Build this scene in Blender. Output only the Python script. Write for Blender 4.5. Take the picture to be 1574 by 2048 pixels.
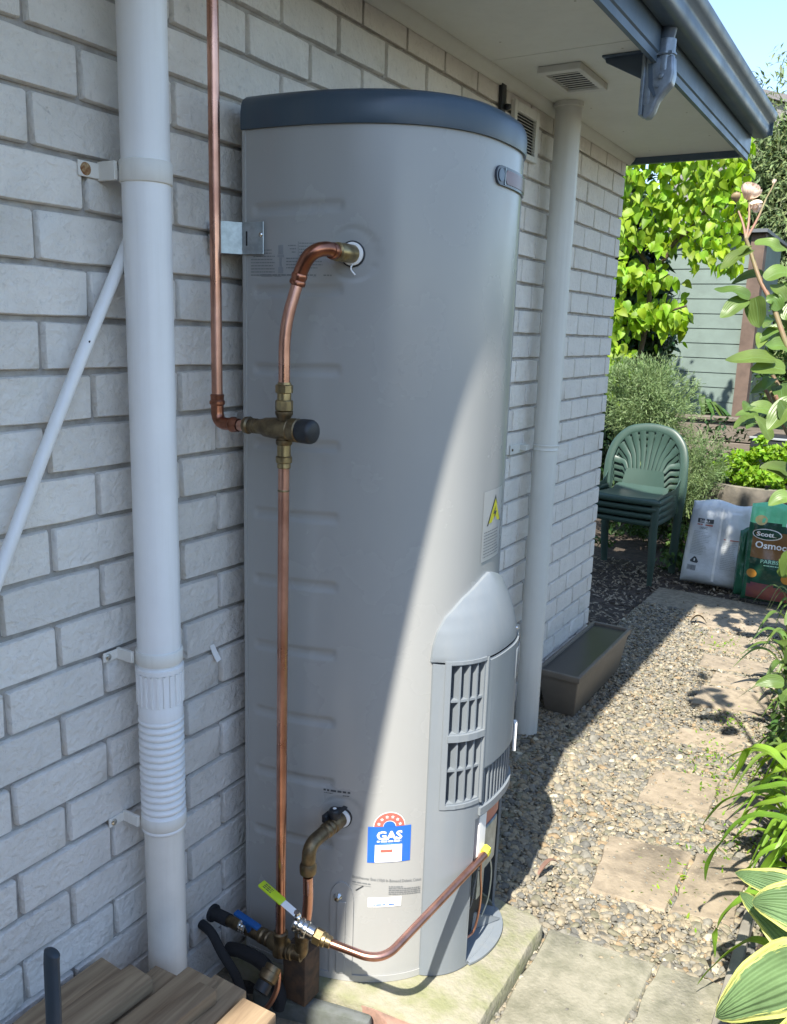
import bpy, bmesh, math, random
import numpy as np
from mathutils import Matrix, Vector
R = math.radians
random.seed(7); rng = np.random.default_rng(7)
scn = bpy.context.scene
COL = scn.collection
for o in list(bpy.data.objects): bpy.data.objects.remove(o)

# ------------------------------------------------------------------ camera, sky, sun, exposure
def cam_axes(yaw, pitch, roll):
    f = Vector((-math.sin(yaw)*math.cos(pitch), math.cos(yaw)*math.cos(pitch), math.sin(pitch)))
    r = Vector((math.cos(yaw), math.sin(yaw), 0)); u = r.cross(f)
    c, s = math.cos(roll), math.sin(roll)
    return c*r+s*u, -s*r+c*u, f
cd = bpy.data.cameras.new('camera'); cam = bpy.data.objects.new('camera', cd); COL.objects.link(cam)
_r, _u, _f = cam_axes(0.542, -0.2108, 0.0321)
m = Matrix((( _r.x, _u.x, -_f.x, 1.2094), (_r.y, _u.y, -_f.y, -0.9918), (_r.z, _u.z, -_f.z, 1.3691), (0, 0, 0, 1)))
cam.matrix_world = m
cd.sensor_fit = 'VERTICAL'; cd.sensor_height = 36; cd.lens = 36*1695.84/2048
cd.clip_start = .02; cd.clip_end = 300
scn.camera = cam
SUN = Vector((0.128, -0.80, 1.0)).normalized()
el = math.asin(SUN.z); az = math.atan2(SUN.x, SUN.y)
w = bpy.data.worlds.new('World'); scn.world = w; w.use_nodes = True
nt = w.node_tree; bg = nt.nodes['Background']; sk = nt.nodes.new('ShaderNodeTexSky')
sk.sky_type = 'NISHITA'; sk.sun_disc = False; sk.sun_elevation = el; sk.sun_rotation = az
sk.air_density = 1.0; sk.dust_density = 0.5; sk.ozone_density = 1.3
nt.links.new(sk.outputs[0], bg.inputs[0]); bg.inputs[1].default_value = 0.15
sl = bpy.data.lights.new('sun', 'SUN'); sl.energy = 4.9; sl.angle = R(0.6); sl.color = (1, .945, .85)
so = bpy.data.objects.new('sun', sl); COL.objects.link(so)
so.rotation_euler = SUN.to_track_quat('Z', 'Y').to_euler(); so.location = (3, -6, 8)
scn.view_settings.view_transform = 'Standard'; scn.view_settings.look = 'None'
scn.view_settings.gamma = 1; scn.view_settings.use_curve_mapping = False
scn.view_settings.exposure = 1.25
try:
    scn.cycles.max_bounces = 8; scn.cycles.diffuse_bounces = 4; scn.cycles.glossy_bounces = 4; scn.cycles.transmission_bounces = 4
    scn.cycles.transparent_max_bounces = 6
except Exception: pass

# ------------------------------------------------------------------ materials
MATS = {}
def mat(name, col=(.5, .5, .5), rough=.6, metal=0., spec=.5, var=0., vscale=8., bump=0., bscale=60., bdist=.002,
        col2=None, trans=None, coat=0., detail=4., objvar=0., streak=None, hstreak=.3, rvar=0.):
    """base colour with world-space noise variation, optional second colour, bump, leaf translucency"""
    if name in MATS: return MATS[name]
    M = bpy.data.materials.new(name); M.use_nodes = True; t = M.node_tree; N = t.nodes; L = t.links
    b = N['Principled BSDF']; b.inputs['Roughness'].default_value = rough; b.inputs['Metallic'].default_value = metal
    b.inputs['Specular IOR Level'].default_value = spec; b.inputs['Coat Weight'].default_value = coat
    b.inputs['Coat Roughness'].default_value = .15
    geo = N.new('ShaderNodeNewGeometry')
    pos = geo.outputs['Position']
    colout = None
    c1 = N.new('ShaderNodeRGB'); c1.outputs[0].default_value = (*col, 1); colout = c1.outputs[0]
    if col2 is not None or var > 0:
        nz = N.new('ShaderNodeTexNoise'); nz.inputs['Scale'].default_value = vscale; nz.inputs['Detail'].default_value = detail
        nz.inputs['Roughness'].default_value = .6
        L.new(pos, nz.inputs['Vector'])
        mx = N.new('ShaderNodeMix'); mx.data_type = 'RGBA'
        if col2 is None: col2 = tuple(max(0, c*(1-var)) for c in col)
        rp = N.new('ShaderNodeMapRange'); rp.inputs[1].default_value = .38; rp.inputs[2].default_value = .64
        L.new(nz.outputs[0], rp.inputs[0]); L.new(rp.outputs[0], mx.inputs[0]); L.new(c1.outputs[0], mx.inputs[6])
        mx.inputs[7].default_value = (*col2, 1); colout = mx.outputs[2]
    if objvar > 0:
        oi = N.new('ShaderNodeObjectInfo'); hs = N.new('ShaderNodeHueSaturation')
        mr = N.new('ShaderNodeMapRange'); mr.inputs[3].default_value = 1-objvar; mr.inputs[4].default_value = 1+objvar
        L.new(oi.outputs['Random'], mr.inputs[0]); L.new(mr.outputs[0], hs.inputs['Value']); L.new(colout, hs.inputs['Color']); colout = hs.outputs[0]
    if streak is not None:
        mp = N.new('ShaderNodeMapping'); mp.inputs['Scale'].default_value = (38, 38, 1.6); L.new(pos, mp.inputs[0])
        ns = N.new('ShaderNodeTexNoise'); ns.inputs['Scale'].default_value = 1; ns.inputs['Detail'].default_value = 7; ns.inputs['Roughness'].default_value = .65; L.new(mp.outputs[0], ns.inputs['Vector'])
        rs_ = N.new('ShaderNodeMapRange'); rs_.inputs[1].default_value = .48; rs_.inputs[2].default_value = .78; rs_.inputs[4].default_value = hstreak; L.new(ns.outputs[0], rs_.inputs[0])
        mz = N.new('ShaderNodeMix'); mz.data_type = 'RGBA'; L.new(rs_.outputs[0], mz.inputs[0]); L.new(colout, mz.inputs[6]); mz.inputs[7].default_value = (*streak, 1); colout = mz.outputs[2]
        nd = N.new('ShaderNodeTexNoise'); nd.inputs['Scale'].default_value = 55; nd.inputs['Detail'].default_value = 8; nd.inputs['Roughness'].default_value = .8; L.new(pos, nd.inputs['Vector'])
        rd = N.new('ShaderNodeMapRange'); rd.inputs[1].default_value = .64; rd.inputs[2].default_value = .74; rd.inputs[4].default_value = hstreak*.9; L.new(nd.outputs[0], rd.inputs[0])
        my = N.new('ShaderNodeMix'); my.data_type = 'RGBA'; L.new(rd.outputs[0], my.inputs[0]); L.new(colout, my.inputs[6]); my.inputs[7].default_value = (*streak, 1); colout = my.outputs[2]
    if rvar > 0:
        nr_ = N.new('ShaderNodeTexNoise'); nr_.inputs['Scale'].default_value = 7; nr_.inputs['Detail'].default_value = 8; L.new(pos, nr_.inputs['Vector'])
        rr_ = N.new('ShaderNodeMapRange'); rr_.inputs[1].default_value = .3; rr_.inputs[2].default_value = .7; rr_.inputs[3].default_value = rough-rvar; rr_.inputs[4].default_value = rough+rvar; L.new(nr_.outputs[0], rr_.inputs[0]); L.new(rr_.outputs[0], b.inputs['Roughness'])
    L.new(colout, b.inputs['Base Color'])
    if bump > 0:
        n2 = N.new('ShaderNodeTexNoise'); n2.inputs['Scale'].default_value = bscale; n2.inputs['Detail'].default_value = 5
        L.new(pos, n2.inputs['Vector'])
        bp = N.new('ShaderNodeBump'); bp.inputs['Strength'].default_value = bump; bp.inputs['Distance'].default_value = bdist
        L.new(n2.outputs[0], bp.inputs['Height']); L.new(bp.outputs[0], b.inputs['Normal'])
    if trans is not None:
        tr = N.new('ShaderNodeBsdfTranslucent'); ms = N.new('ShaderNodeMixShader'); ms.inputs[0].default_value = trans
        hs = N.new('ShaderNodeHueSaturation'); hs.inputs['Value'].default_value = 1.5; hs.inputs['Saturation'].default_value = 1.15
        L.new(colout, hs.inputs['Color']); L.new(hs.outputs[0], tr.inputs[0])
        L.new(b.outputs[0], ms.inputs[1]); L.new(tr.outputs[0], ms.inputs[2])
        L.new(ms.outputs[0], N['Material Output'].inputs[0])
    MATS[name] = M; return M

def brick_mat():
    M = mat('brick', (.71, .68, .63), rough=.88, var=0, spec=.2, objvar=.07)
    t = M.node_tree; N = t.nodes; L = t.links; b = N['Principled BSDF']
    geo = N['Geometry'] if 'Geometry' in N else N.new('ShaderNodeNewGeometry'); pos = geo.outputs['Position']
    src = b.inputs['Base Color'].links[0].from_socket
    def noise(sc, det=4, ro=.6, dist=0):
        n = N.new('ShaderNodeTexNoise'); n.inputs['Scale'].default_value = sc; n.inputs['Detail'].default_value = det
        n.inputs['Roughness'].default_value = ro; n.inputs['Distortion'].default_value = dist; L.new(pos, n.inputs['Vector']); return n.outputs[0]
    def rng_(x, a, b_, c=0, d=1):
        r = N.new('ShaderNodeMapRange'); r.inputs[1].default_value = a; r.inputs[2].default_value = b_
        r.inputs[3].default_value = c; r.inputs[4].default_value = d; L.new(x, r.inputs[0]); return r.outputs[0]
    def mix(f, a, bcol):
        m_ = N.new('ShaderNodeMix'); m_.data_type = 'RGBA'; L.new(f, m_.inputs[0]); L.new(a, m_.inputs[6]); m_.inputs[7].default_value = (*bcol, 1); return m_.outputs[2]
    c = mix(rng_(noise(7, 5), .42, .68, 0, .5), src, (.57, .545, .50))
    c = mix(rng_(noise(60, 6, .75), .56, .74, 0, .6), c, (.38, .375, .36))
    c = mix(rng_(noise(4.2, 7, .7), .60, .74, 0, .45), c, (.42, .43, .33))
    c = mix(rng_(noise(16, 8, .75, 1.2), .64, .72, 0, .55), c, (.22, .21, .19))
    L.new(c, b.inputs['Base Color'])
    v = N.new('ShaderNodeTexVoronoi'); v.inputs['Scale'].default_value = 95; v.feature = 'SMOOTH_F1'; L.new(pos, v.inputs['Vector'])
    n1 = noise(55, 4, .6, .8); n2 = noise(22, 4, .6, .5)
    ma = N.new('ShaderNodeMath'); ma.operation = 'MULTIPLY_ADD'; L.new(v.outputs[0], ma.inputs[0]); ma.inputs[1].default_value = .35; L.new(n1, ma.inputs[2])
    mb = N.new('ShaderNodeMath'); mb.operation = 'MULTIPLY_ADD'; L.new(n2, mb.inputs[0]); mb.inputs[1].default_value = 1.3; L.new(ma.outputs[0], mb.inputs[2])
    bp = N.new('ShaderNodeBump'); bp.inputs['Strength'].default_value = .8; bp.inputs['Distance'].default_value = .0055
    L.new(mb.outputs[0], bp.inputs['Height']); L.new(bp.outputs[0], b.inputs['Normal'])
    return M

def leaf_mat(name, base, edge=None, under=None, trans=.35, rough=.45, vein=.15, objvar=.18, midrib=None):
    if name in MATS: return MATS[name]
    M = bpy.data.materials.new(name); M.use_nodes = True; t = M.node_tree; N = t.nodes; L = t.links; b = N['Principled BSDF']
    b.inputs['Roughness'].default_value = rough; b.inputs['Specular IOR Level'].default_value = .35
    uv = N.new('ShaderNodeUVMap'); uv.uv_map = 'UVMap'; sep = N.new('ShaderNodeSeparateXYZ'); L.new(uv.outputs[0], sep.inputs[0])
    geo = N.new('ShaderNodeNewGeometry')
    nz = N.new('ShaderNodeTexNoise'); nz.inputs['Scale'].default_value = 14; L.new(geo.outputs['Position'], nz.inputs['Vector'])
    c = N.new('ShaderNodeRGB'); c.outputs[0].default_value = (*base, 1); col = c.outputs[0]
    mx = N.new('ShaderNodeMix'); mx.data_type = 'RGBA'; mr = N.new('ShaderNodeMapRange'); mr.inputs[1].default_value = .35; mr.inputs[2].default_value = .65
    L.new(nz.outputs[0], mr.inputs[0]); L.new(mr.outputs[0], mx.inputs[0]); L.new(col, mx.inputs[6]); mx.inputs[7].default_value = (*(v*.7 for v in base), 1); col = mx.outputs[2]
    # distance from midrib
    ab = N.new('ShaderNodeMath'); ab.operation = 'SUBTRACT'; L.new(sep.outputs[0], ab.inputs[0]); ab.inputs[1].default_value = .5
    ab2 = N.new('ShaderNodeMath'); ab2.operation = 'ABSOLUTE'; L.new(ab.outputs[0], ab2.inputs[0])
    if edge is not None:
        n2 = N.new('ShaderNodeTexNoise'); n2.inputs['Scale'].default_value = 9; n2.inputs['Detail'].default_value = 3
        mp = N.new('ShaderNodeMapping'); mp.inputs['Scale'].default_value = (5, 1.2, 1); L.new(uv.outputs[0], mp.inputs[0]); L.new(mp.outputs[0], n2.inputs['Vector'])
        ad = N.new('ShaderNodeMath'); ad.operation = 'MULTIPLY_ADD'; L.new(n2.outputs[0], ad.inputs[0]); ad.inputs[1].default_value = .28; L.new(ab2.outputs[0], ad.inputs[2])
        r2 = N.new('ShaderNodeMapRange'); r2.inputs[1].default_value = .515; r2.inputs[2].default_value = .545; L.new(ad.outputs[0], r2.inputs[0])
        m2 = N.new('ShaderNodeMix'); m2.data_type = 'RGBA'; L.new(r2.outputs[0], m2.inputs[0]); L.new(col, m2.inputs[6]); m2.inputs[7].default_value = (*edge, 1); col = m2.outputs[2]
    if midrib is not None:
        r3 = N.new('ShaderNodeMapRange'); r3.inputs[1].default_value = .03; r3.inputs[2].default_value = .0; L.new(ab2.outputs[0], r3.inputs[0])
        m3 = N.new('ShaderNodeMix'); m3.data_type = 'RGBA'; L.new(r3.outputs[0], m3.inputs[0]); L.new(col, m3.inputs[6]); m3.inputs[7].default_value = (*midrib, 1); col = m3.outputs[2]
    oi = N.new('ShaderNodeObjectInfo'); hs0 = N.new('ShaderNodeHueSaturation'); m4 = N.new('ShaderNodeMapRange'); m4.inputs[3].default_value = 1-objvar; m4.inputs[4].default_value = 1+objvar
    at_ = N.new('ShaderNodeAttribute'); at_.attribute_name = 'rnd'
    ad3 = N.new('ShaderNodeMath'); ad3.operation = 'ADD'; L.new(oi.outputs['Random'], ad3.inputs[0]); L.new(at_.outputs['Fac'], ad3.inputs[1])
    fr = N.new('ShaderNodeMath'); fr.operation = 'FRACT'; L.new(ad3.outputs[0], fr.inputs[0]); L.new(fr.outputs[0], m4.inputs[0]); mh = N.new('ShaderNodeMath'); mh.operation = 'MULTIPLY'; mh.inputs[1].default_value = 7.31; L.new(fr.outputs[0], mh.inputs[0]); mf = N.new('ShaderNodeMath'); mf.operation = 'FRACT'; L.new(mh.outputs[0], mf.inputs[0]); mhr = N.new('ShaderNodeMapRange'); mhr.inputs[3].default_value = .5-.045*objvar; mhr.inputs[4].default_value = .5+.07*objvar; L.new(mf.outputs[0], mhr.inputs[0]); L.new(mhr.outputs[0], hs0.inputs['Hue']); L.new(m4.outputs[0], hs0.inputs['Value']); L.new(col, hs0.inputs['Color']); col = hs0.outputs[0]
    L.new(col, b.inputs['Base Color'])
    # veins as relief, fanning with distance from the midrib
    wv = N.new('ShaderNodeTexWave'); wv.bands_direction = 'X'; wv.inputs['Scale'].default_value = 2.6; wv.inputs['Distortion'].default_value = .4
    L.new(uv.outputs[0], wv.inputs['Vector'])
    bp = N.new('ShaderNodeBump'); bp.inputs['Strength'].default_value = vein; bp.inputs['Distance'].default_value = .004; L.new(wv.outputs[0], bp.inputs['Height']); L.new(bp.outputs[0], b.inputs['Normal'])
    tr = N.new('ShaderNodeBsdfTranslucent'); ms = N.new('ShaderNodeMixShader'); ms.inputs[0].default_value = trans
    hs = N.new('ShaderNodeHueSaturation'); hs.inputs['Value'].default_value = 1.7; hs.inputs['Saturation'].default_value = 1.15; hs.inputs['Hue'].default_value = .485
    L.new(col, hs.inputs['Color']); L.new(hs.outputs[0], tr.inputs[0]); L.new(b.outputs[0], ms.inputs[1]); L.new(tr.outputs[0], ms.inputs[2]); L.new(ms.outputs[0], N['Material Output'].inputs[0])
    MATS[name] = M; return M

BRICK = brick_mat()
MORTAR = mat('mortar', (.44, .41, .375), rough=.95, var=.3, vscale=30, bump=.8, bscale=250, bdist=.002)
SOFFIT = mat('soffit_paint', (.70, .71, .66), rough=.6, var=.07, vscale=3, streak=(.40, .39, .33), hstreak=.12, bump=.1, bscale=300, bdist=.0005)
NAVY = mat('gutter_steel', (.075, .115, .16), rough=.4, rvar=.08, var=.12, vscale=4, streak=(.16, .16, .15), hstreak=.3, spec=.5)
PVC = mat('white_pvc', (.84, .84, .83), rough=.38, var=.06, vscale=5, detail=6, streak=(.50, .47, .40), hstreak=.22)
PVCOLD = mat('aged_pvc', (.76, .74, .68), rough=.5, var=.08, vscale=12, streak=(.45, .41, .33), hstreak=.25)
CREAM = mat('cream_pvc', (.64, .64, .60), rough=.45, var=.06, vscale=4, streak=(.35, .33, .28), hstreak=.25)
TANK = mat('tank_paint', (.345, .348, .335), rough=.26, rvar=.035, var=.03, vscale=3, streak=(.24, .235, .21), hstreak=.05, spec=.5, bump=.04, bscale=9, bdist=.004)
CAP = mat('cap_paint', (.045, .07, .095), rough=.38, rvar=.08, streak=(.12, .12, .11), hstreak=.18, bump=.05, bscale=400, bdist=.0004)
SHROUD = mat('shroud_plastic', (.185, .21, .232), rough=.42, rvar=.07, streak=(.30, .29, .26), hstreak=.18, var=.05, vscale=6, bump=.04, bscale=500, bdist=.0004)
def copper():
    M = mat('copper', (.72, .40, .30), rough=.33, metal=1, rvar=.12, col2=(.46, .23, .165), vscale=9, detail=8, bump=.05, bscale=60, streak=(.24, .14, .10), hstreak=.5)
    return M
COPPER = copper()
BRASS = mat('brass', (.42, .33, .17), rough=.38, metal=1, col2=(.22, .17, .10), vscale=35, bump=.15, bscale=120, bdist=.001)
BRONZE = mat('dull_brass', (.26, .20, .115), rough=.48, metal=1, col2=(.13, .10, .065), vscale=40, bump=.2, bscale=120, bdist=.001)
CHROME = mat('nickel', (.62, .62, .60), rough=.18, metal=1)
STEEL = mat('galvanised', (.42, .48, .50), rough=.42, metal=.75, var=.25, vscale=60)
BLACKP = mat('black_plastic', (.015, .018, .022), rough=.45)
LAG = mat('black_lagging', (.025, .026, .028), rough=.95, bump=.5, bscale=200)
WHITEP = mat('white_plastic', (.8, .8, .78), rough=.4)
BLUEP = mat('blue_vinyl', (.01, .09, .30), rough=.35)
YELLOW = mat('yellow_vinyl', (.48, .62, .02), rough=.4)
RUST = mat('rust', (.22, .09, .035), rough=.9, col2=(.42, .30, .16), vscale=150)
INK = mat('ink', (.05, .055, .06), rough=.6)
GREYINK = mat('grey_ink', (.16, .17, .175), rough=.6)
BLUEINK = mat('blue_print', (.02, .13, .60), rough=.4)
REDINK = mat('red_print', (.42, .13, .10), rough=.4)
WHITEINK = mat('white_print', (.85, .85, .83), rough=.4)
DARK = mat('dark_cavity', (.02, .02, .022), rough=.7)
CONC = mat('concrete', (.28, .26, .195), rough=.95, col2=(.20, .205, .11), vscale=17, detail=8, bump=.9, bscale=90, bdist=.004)
PAVE = mat('paving', (.255, .24, .185), rough=.92, col2=(.17, .165, .12), vscale=24, detail=8, bump=.7, bscale=110, bdist=.003, objvar=.08)
SAND = mat('sandstone', (.31, .255, .185), rough=.9, col2=(.20, .165, .12), vscale=22, detail=8, bump=.6, bscale=90, bdist=.003, objvar=.1)
TILE = mat('terracotta', (.34, .20, .15), rough=.9, col2=(.20, .13, .10), vscale=20, detail=7, bump=.5, bscale=100)
SOIL = mat('soil', (.075, .055, .04), rough=1, col2=(.035, .028, .022), vscale=14, detail=8, bump=1, bscale=40, bdist=.02)
GBASE = mat('gravel_base', (.25, .215, .155), rough=1, col2=(.15, .13, .095), vscale=40, bump=1, bscale=120, bdist=.006)
TROUGH = mat('trough_plastic', (.16, .138, .112), rough=.5, var=.1, vscale=20)
CHAIRG = mat('green_chair', (.036, .070, .056), rough=.42, var=.12, vscale=6)
def wood_mat(name, c1, c2, axis=1, scale=(60, 4, 60), rough=.75):
    M = mat(name, c1, rough=rough, objvar=.16); t = M.node_tree; N = t.nodes; L = t.links; b = N['Principled BSDF']
    src = b.inputs['Base Color'].links[0].from_socket
    tc = N.new('ShaderNodeTexCoord'); mp = N.new('ShaderNodeMapping'); mp.inputs['Scale'].default_value = scale
    oi = N.new('ShaderNodeObjectInfo'); va = N.new('ShaderNodeVectorMath'); va.operation = 'ADD'; sc = N.new('ShaderNodeMath'); sc.operation = 'MULTIPLY'; sc.inputs[1].default_value = 37
    L.new(oi.outputs['Random'], sc.inputs[0]); L.new(tc.outputs['Object'], va.inputs[0]); L.new(sc.outputs[0], va.inputs[1]); L.new(va.outputs[0], mp.inputs[0])
    n = N.new('ShaderNodeTexNoise'); n.inputs['Scale'].default_value = 1; n.inputs['Detail'].default_value = 6; n.inputs['Distortion'].default_value = 1.2; L.new(mp.outputs[0], n.inputs['Vector'])
    r = N.new('ShaderNodeMapRange'); r.inputs[1].default_value = .35; r.inputs[2].default_value = .68; L.new(n.outputs[0], r.inputs[0])
    m_ = N.new('ShaderNodeMix'); m_.data_type = 'RGBA'; L.new(r.outputs[0], m_.inputs[0]); L.new(src, m_.inputs[6]); m_.inputs[7].default_value = (*c2, 1)
    L.new(m_.outputs[2], b.inputs['Base Color'])
    bp = N.new('ShaderNodeBump'); bp.inputs['Strength'].default_value = .3; bp.inputs['Distance'].default_value = .001; L.new(n.outputs[0], bp.inputs['Height']); L.new(bp.outputs[0], b.inputs['Normal'])
    return M
WOOD = wood_mat('plank_wood', (.36, .265, .16), (.20, .135, .08), scale=(45, 3, 45))
GREYWOOD = wood_mat('weathered_wood', (.19, .16, .13), (.11, .09, .07), scale=(4, 40, 60))
SHEDM = mat('shed_paint', (.15, .20, .18), rough=.6, var=.15, vscale=6, bump=.15, bscale=90)
LEAFV = leaf_mat('vine_leaf', (.24, .38, .025), trans=.42, objvar=.35)
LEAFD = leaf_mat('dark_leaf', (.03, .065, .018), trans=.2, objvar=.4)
LEAFM = leaf_mat('mid_leaf', (.07, .13, .03), trans=.3, objvar=.4)
LEAFR = leaf_mat('rose_leaf', (.12, .19, .045), trans=.25, objvar=.25, rough=.35, midrib=(.12, .2, .07))
HOSTA = leaf_mat('hosta_leaf', (.17, .28, .12), edge=(.55, .58, .18), trans=.25, objvar=.05, vein=.9)
LILY = leaf_mat('lily_leaf', (.20, .35, .04), trans=.35, objvar=.2, rough=.35, midrib=(.30, .45, .08))
PARS = leaf_mat('parsley_leaf', (.22, .38, .03), trans=.4, objvar=.3)
HERBST = mat('herb_stem', (.19, .26, .09), rough=.8)
ROSEM = leaf_mat('rosemary_leaf', (.20, .28, .12), trans=.35, objvar=.22)
BARK = mat('bark', (.10, .07, .05), rough=.95, var=.4, vscale=30, bump=1, bscale=60, bdist=.005)
STEM = mat('rose_stem', (.25, .13, .09), rough=.5, col2=(.16, .17, .07), vscale=12)
PETAL = leaf_mat('petal', (.88, .76, .64), trans=.3, objvar=.08, rough=.5, vein=.02)
STONE = None

# ------------------------------------------------------------------ mesh helpers
class MB:
    def __init__(s): s.v = []; s.f = []
    def add(s, vs, fs):
        n = len(s.v); s.v += [tuple(v) for v in vs]; s.f += [tuple(i+n for i in f) for f in fs]; return s
    def box(s, x0, x1, y0, y1, z0, z1, fn=None):
        vs = [(x, y, z) for z in (z0, z1) for x, y in ((x0, y0), (x1, y0), (x1, y1), (x0, y1))]
        if fn: vs = [fn(*v) for v in vs]
        return s.add(vs, [(3, 2, 1, 0), (4, 5, 6, 7), (0, 1, 5, 4), (1, 2, 6, 5), (2, 3, 7, 6), (3, 0, 4, 7)])
    def prism(s, poly, z0, z1):
        n = len(poly); vs = [(x, y, z0) for x, y in poly]+[(x, y, z1) for x, y in poly]
        return s.add(vs, [tuple(range(n))[::-1], tuple(range(n, 2*n))]+[(i, (i+1) % n, n+(i+1) % n, n+i) for i in range(n)])
    def extrude_y(s, prof, y0, y1):     # profile in (x,z)
        n = len(prof); vs = [(x, y0, z) for x, z in prof]+[(x, y1, z) for x, z in prof]
        return s.add(vs, [tuple(range(n)), tuple(range(n, 2*n))[::-1]]+[(i, n+i, n+(i+1) % n, (i+1) % n) for i in range(n)])
    def tube(s, pts, r, n=14, caps=True, flat=None, up=None):
        pts = [Vector(p) for p in pts]; m_ = len(pts); rr = r if isinstance(r, (list, tuple)) else [r]*m_
        T = [(pts[min(i+1, m_-1)]-pts[max(i-1, 0)]).normalized() for i in range(m_)]
        a = Vector(up) if up else (Vector((0, 0, 1)) if abs(T[0].z) < .9 else Vector((1, 0, 0)))
        vs = []
        for i in range(m_):
            a = (a-T[i]*a.dot(T[i])).normalized(); b = T[i].cross(a)
            for k in range(n):
                c, s_ = math.cos(2*math.pi*k/n), math.sin(2*math.pi*k/n)
                if flat: vs.append(pts[i]+a*c*flat[0]*rr[i]+b*s_*flat[1]*rr[i])
                else: vs.append(pts[i]+(a*c+b*s_)*rr[i])
        fs = [(i*n+k, i*n+(k+1) % n, (i+1)*n+(k+1) % n, (i+1)*n+k) for i in range(m_-1) for k in range(n)]
        if caps: fs += [tuple(range(n))[::-1], tuple((m_-1)*n+k for k in range(n))]
        return s.add(vs, fs)
    def lathe(s, p0, p1, prof, n=20, hexn=None):
        """prof: list of (t metres along p0->p1, radius)"""
        p0 = Vector(p0); d = (Vector(p1)-p0).normalized(); a = Vector((0, 0, 1)) if abs(d.z) < .9 else Vector((1, 0, 0))
        a = (a-d*a.dot(d)).normalized(); b = d.cross(a); n = hexn or n; vs = []
        for t, r in prof:
            for k in range(n):
                c, s_ = math.cos(2*math.pi*k/n), math.sin(2*math.pi*k/n); vs.append(p0+d*t+(a*c+b*s_)*r)
        m_ = len(prof); fs = [(i*n+k, i*n+(k+1) % n, (i+1)*n+(k+1) % n, (i+1)*n+k) for i in range(m_-1) for k in range(n)]
        fs += [tuple(range(n))[::-1], tuple((m_-1)*n+k for k in range(n))]
        return s.add(vs, fs)
    def build(s, name, m_, parent=None, smooth=35, bev=0, segs=2, label=None, kind=None):
        me = bpy.data.meshes.new(name); me.from_pydata([tuple(v) for v in s.v], [], s.f); me.update()
        b = bmesh.new(); b.from_mesh(me); bmesh.ops.recalc_face_normals(b, faces=b.faces)
        if bev > 0:
            es = [e for e in b.edges if len(e.link_faces) == 2 and e.calc_face_angle(0) > .6]
            bmesh.ops.bevel(b, geom=es, offset=bev, segments=segs, profile=.5, affect='EDGES')
        b.to_mesh(me); b.free()
        return link(name, me, m_, parent, smooth, label, kind)
def link(name, me, m_, parent=None, smooth=35, label=None, kind=None):
    if m_ is not None and not me.materials: me.materials.append(m_)
    if smooth is not None:
        me.shade_smooth()
        if smooth < 180: me.set_sharp_from_angle(angle=R(smooth))
    o = bpy.data.objects.new(name, me); COL.objects.link(o)
    if parent: put(o, parent)
    if label: o['label'] = label
    if kind: o['kind'] = kind
    return o
def wloc(p):
    v = Vector((0, 0, 0))
    while p is not None: v += p.location; p = p.parent
    return v
def put(o, parent):          # parent keeps world coordinates; things are unrotated when their parts are attached
    o.parent = parent
    if parent.type == 'EMPTY' or parent.location.length > 0: o.matrix_parent_inverse = Matrix.Translation(-wloc(parent))
def thing(name, label, cat, loc=(0, 0, 0), group=None, kind=None):
    o = bpy.data.objects.new(name, None); COL.objects.link(o); o.location = loc; o.empty_display_size = .05
    if label: o['label'] = label
    if cat: o['category'] = cat
    if group: o['group'] = group
    if kind: o['kind'] = kind
    bpy.context.view_layer.update() if False else None
    return o
def tag(o, label, cat, group=None):
    o['label'] = label; o['category'] = cat
    if group: o['group'] = group
    return o
def copy_tree(o, parent=None):
    c = o.copy(); COL.objects.link(c)
    if parent: c.parent = parent; c.matrix_parent_inverse = o.matrix_parent_inverse.copy()
    for ch in list(o.children): copy_tree(ch, c)
    return c
def fillet(pts, rad=.03, n=6):
    P = [Vector(p) for p in pts]; out = [P[0]]
    for i in range(1, len(P)-1):
        a = (P[i-1]-P[i]); b = (P[i+1]-P[i]); r = min(rad, a.length*.45, b.length*.45)
        p0 = P[i]+a.normalized()*r; p1 = P[i]+b.normalized()*r
        for k in range(n+1):
            t = k/n; out.append((1-t)**2*p0+2*t*(1-t)*P[i]+t*t*p1)
    out.append(P[-1]); return out
def spline(pts, n=8):
    P = [Vector(p) for p in pts]; out = []
    for i in range(len(P)-1):
        p0 = P[max(i-1, 0)]; p1 = P[i]; p2 = P[i+1]; p3 = P[min(i+2, len(P)-1)]
        for k in range(n):
            t = k/n; out.append(.5*((2*p1)+(p2-p0)*t+(2*p0-5*p1+4*p2-p3)*t*t+(3*p1-p0-3*p2+p3)*t**3))
    out.append(P[-1]); return out
def gz(y):
    return -.105 if y < .9 else max(-.18, -.105-.075*(y-.9)/1.3)
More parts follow.
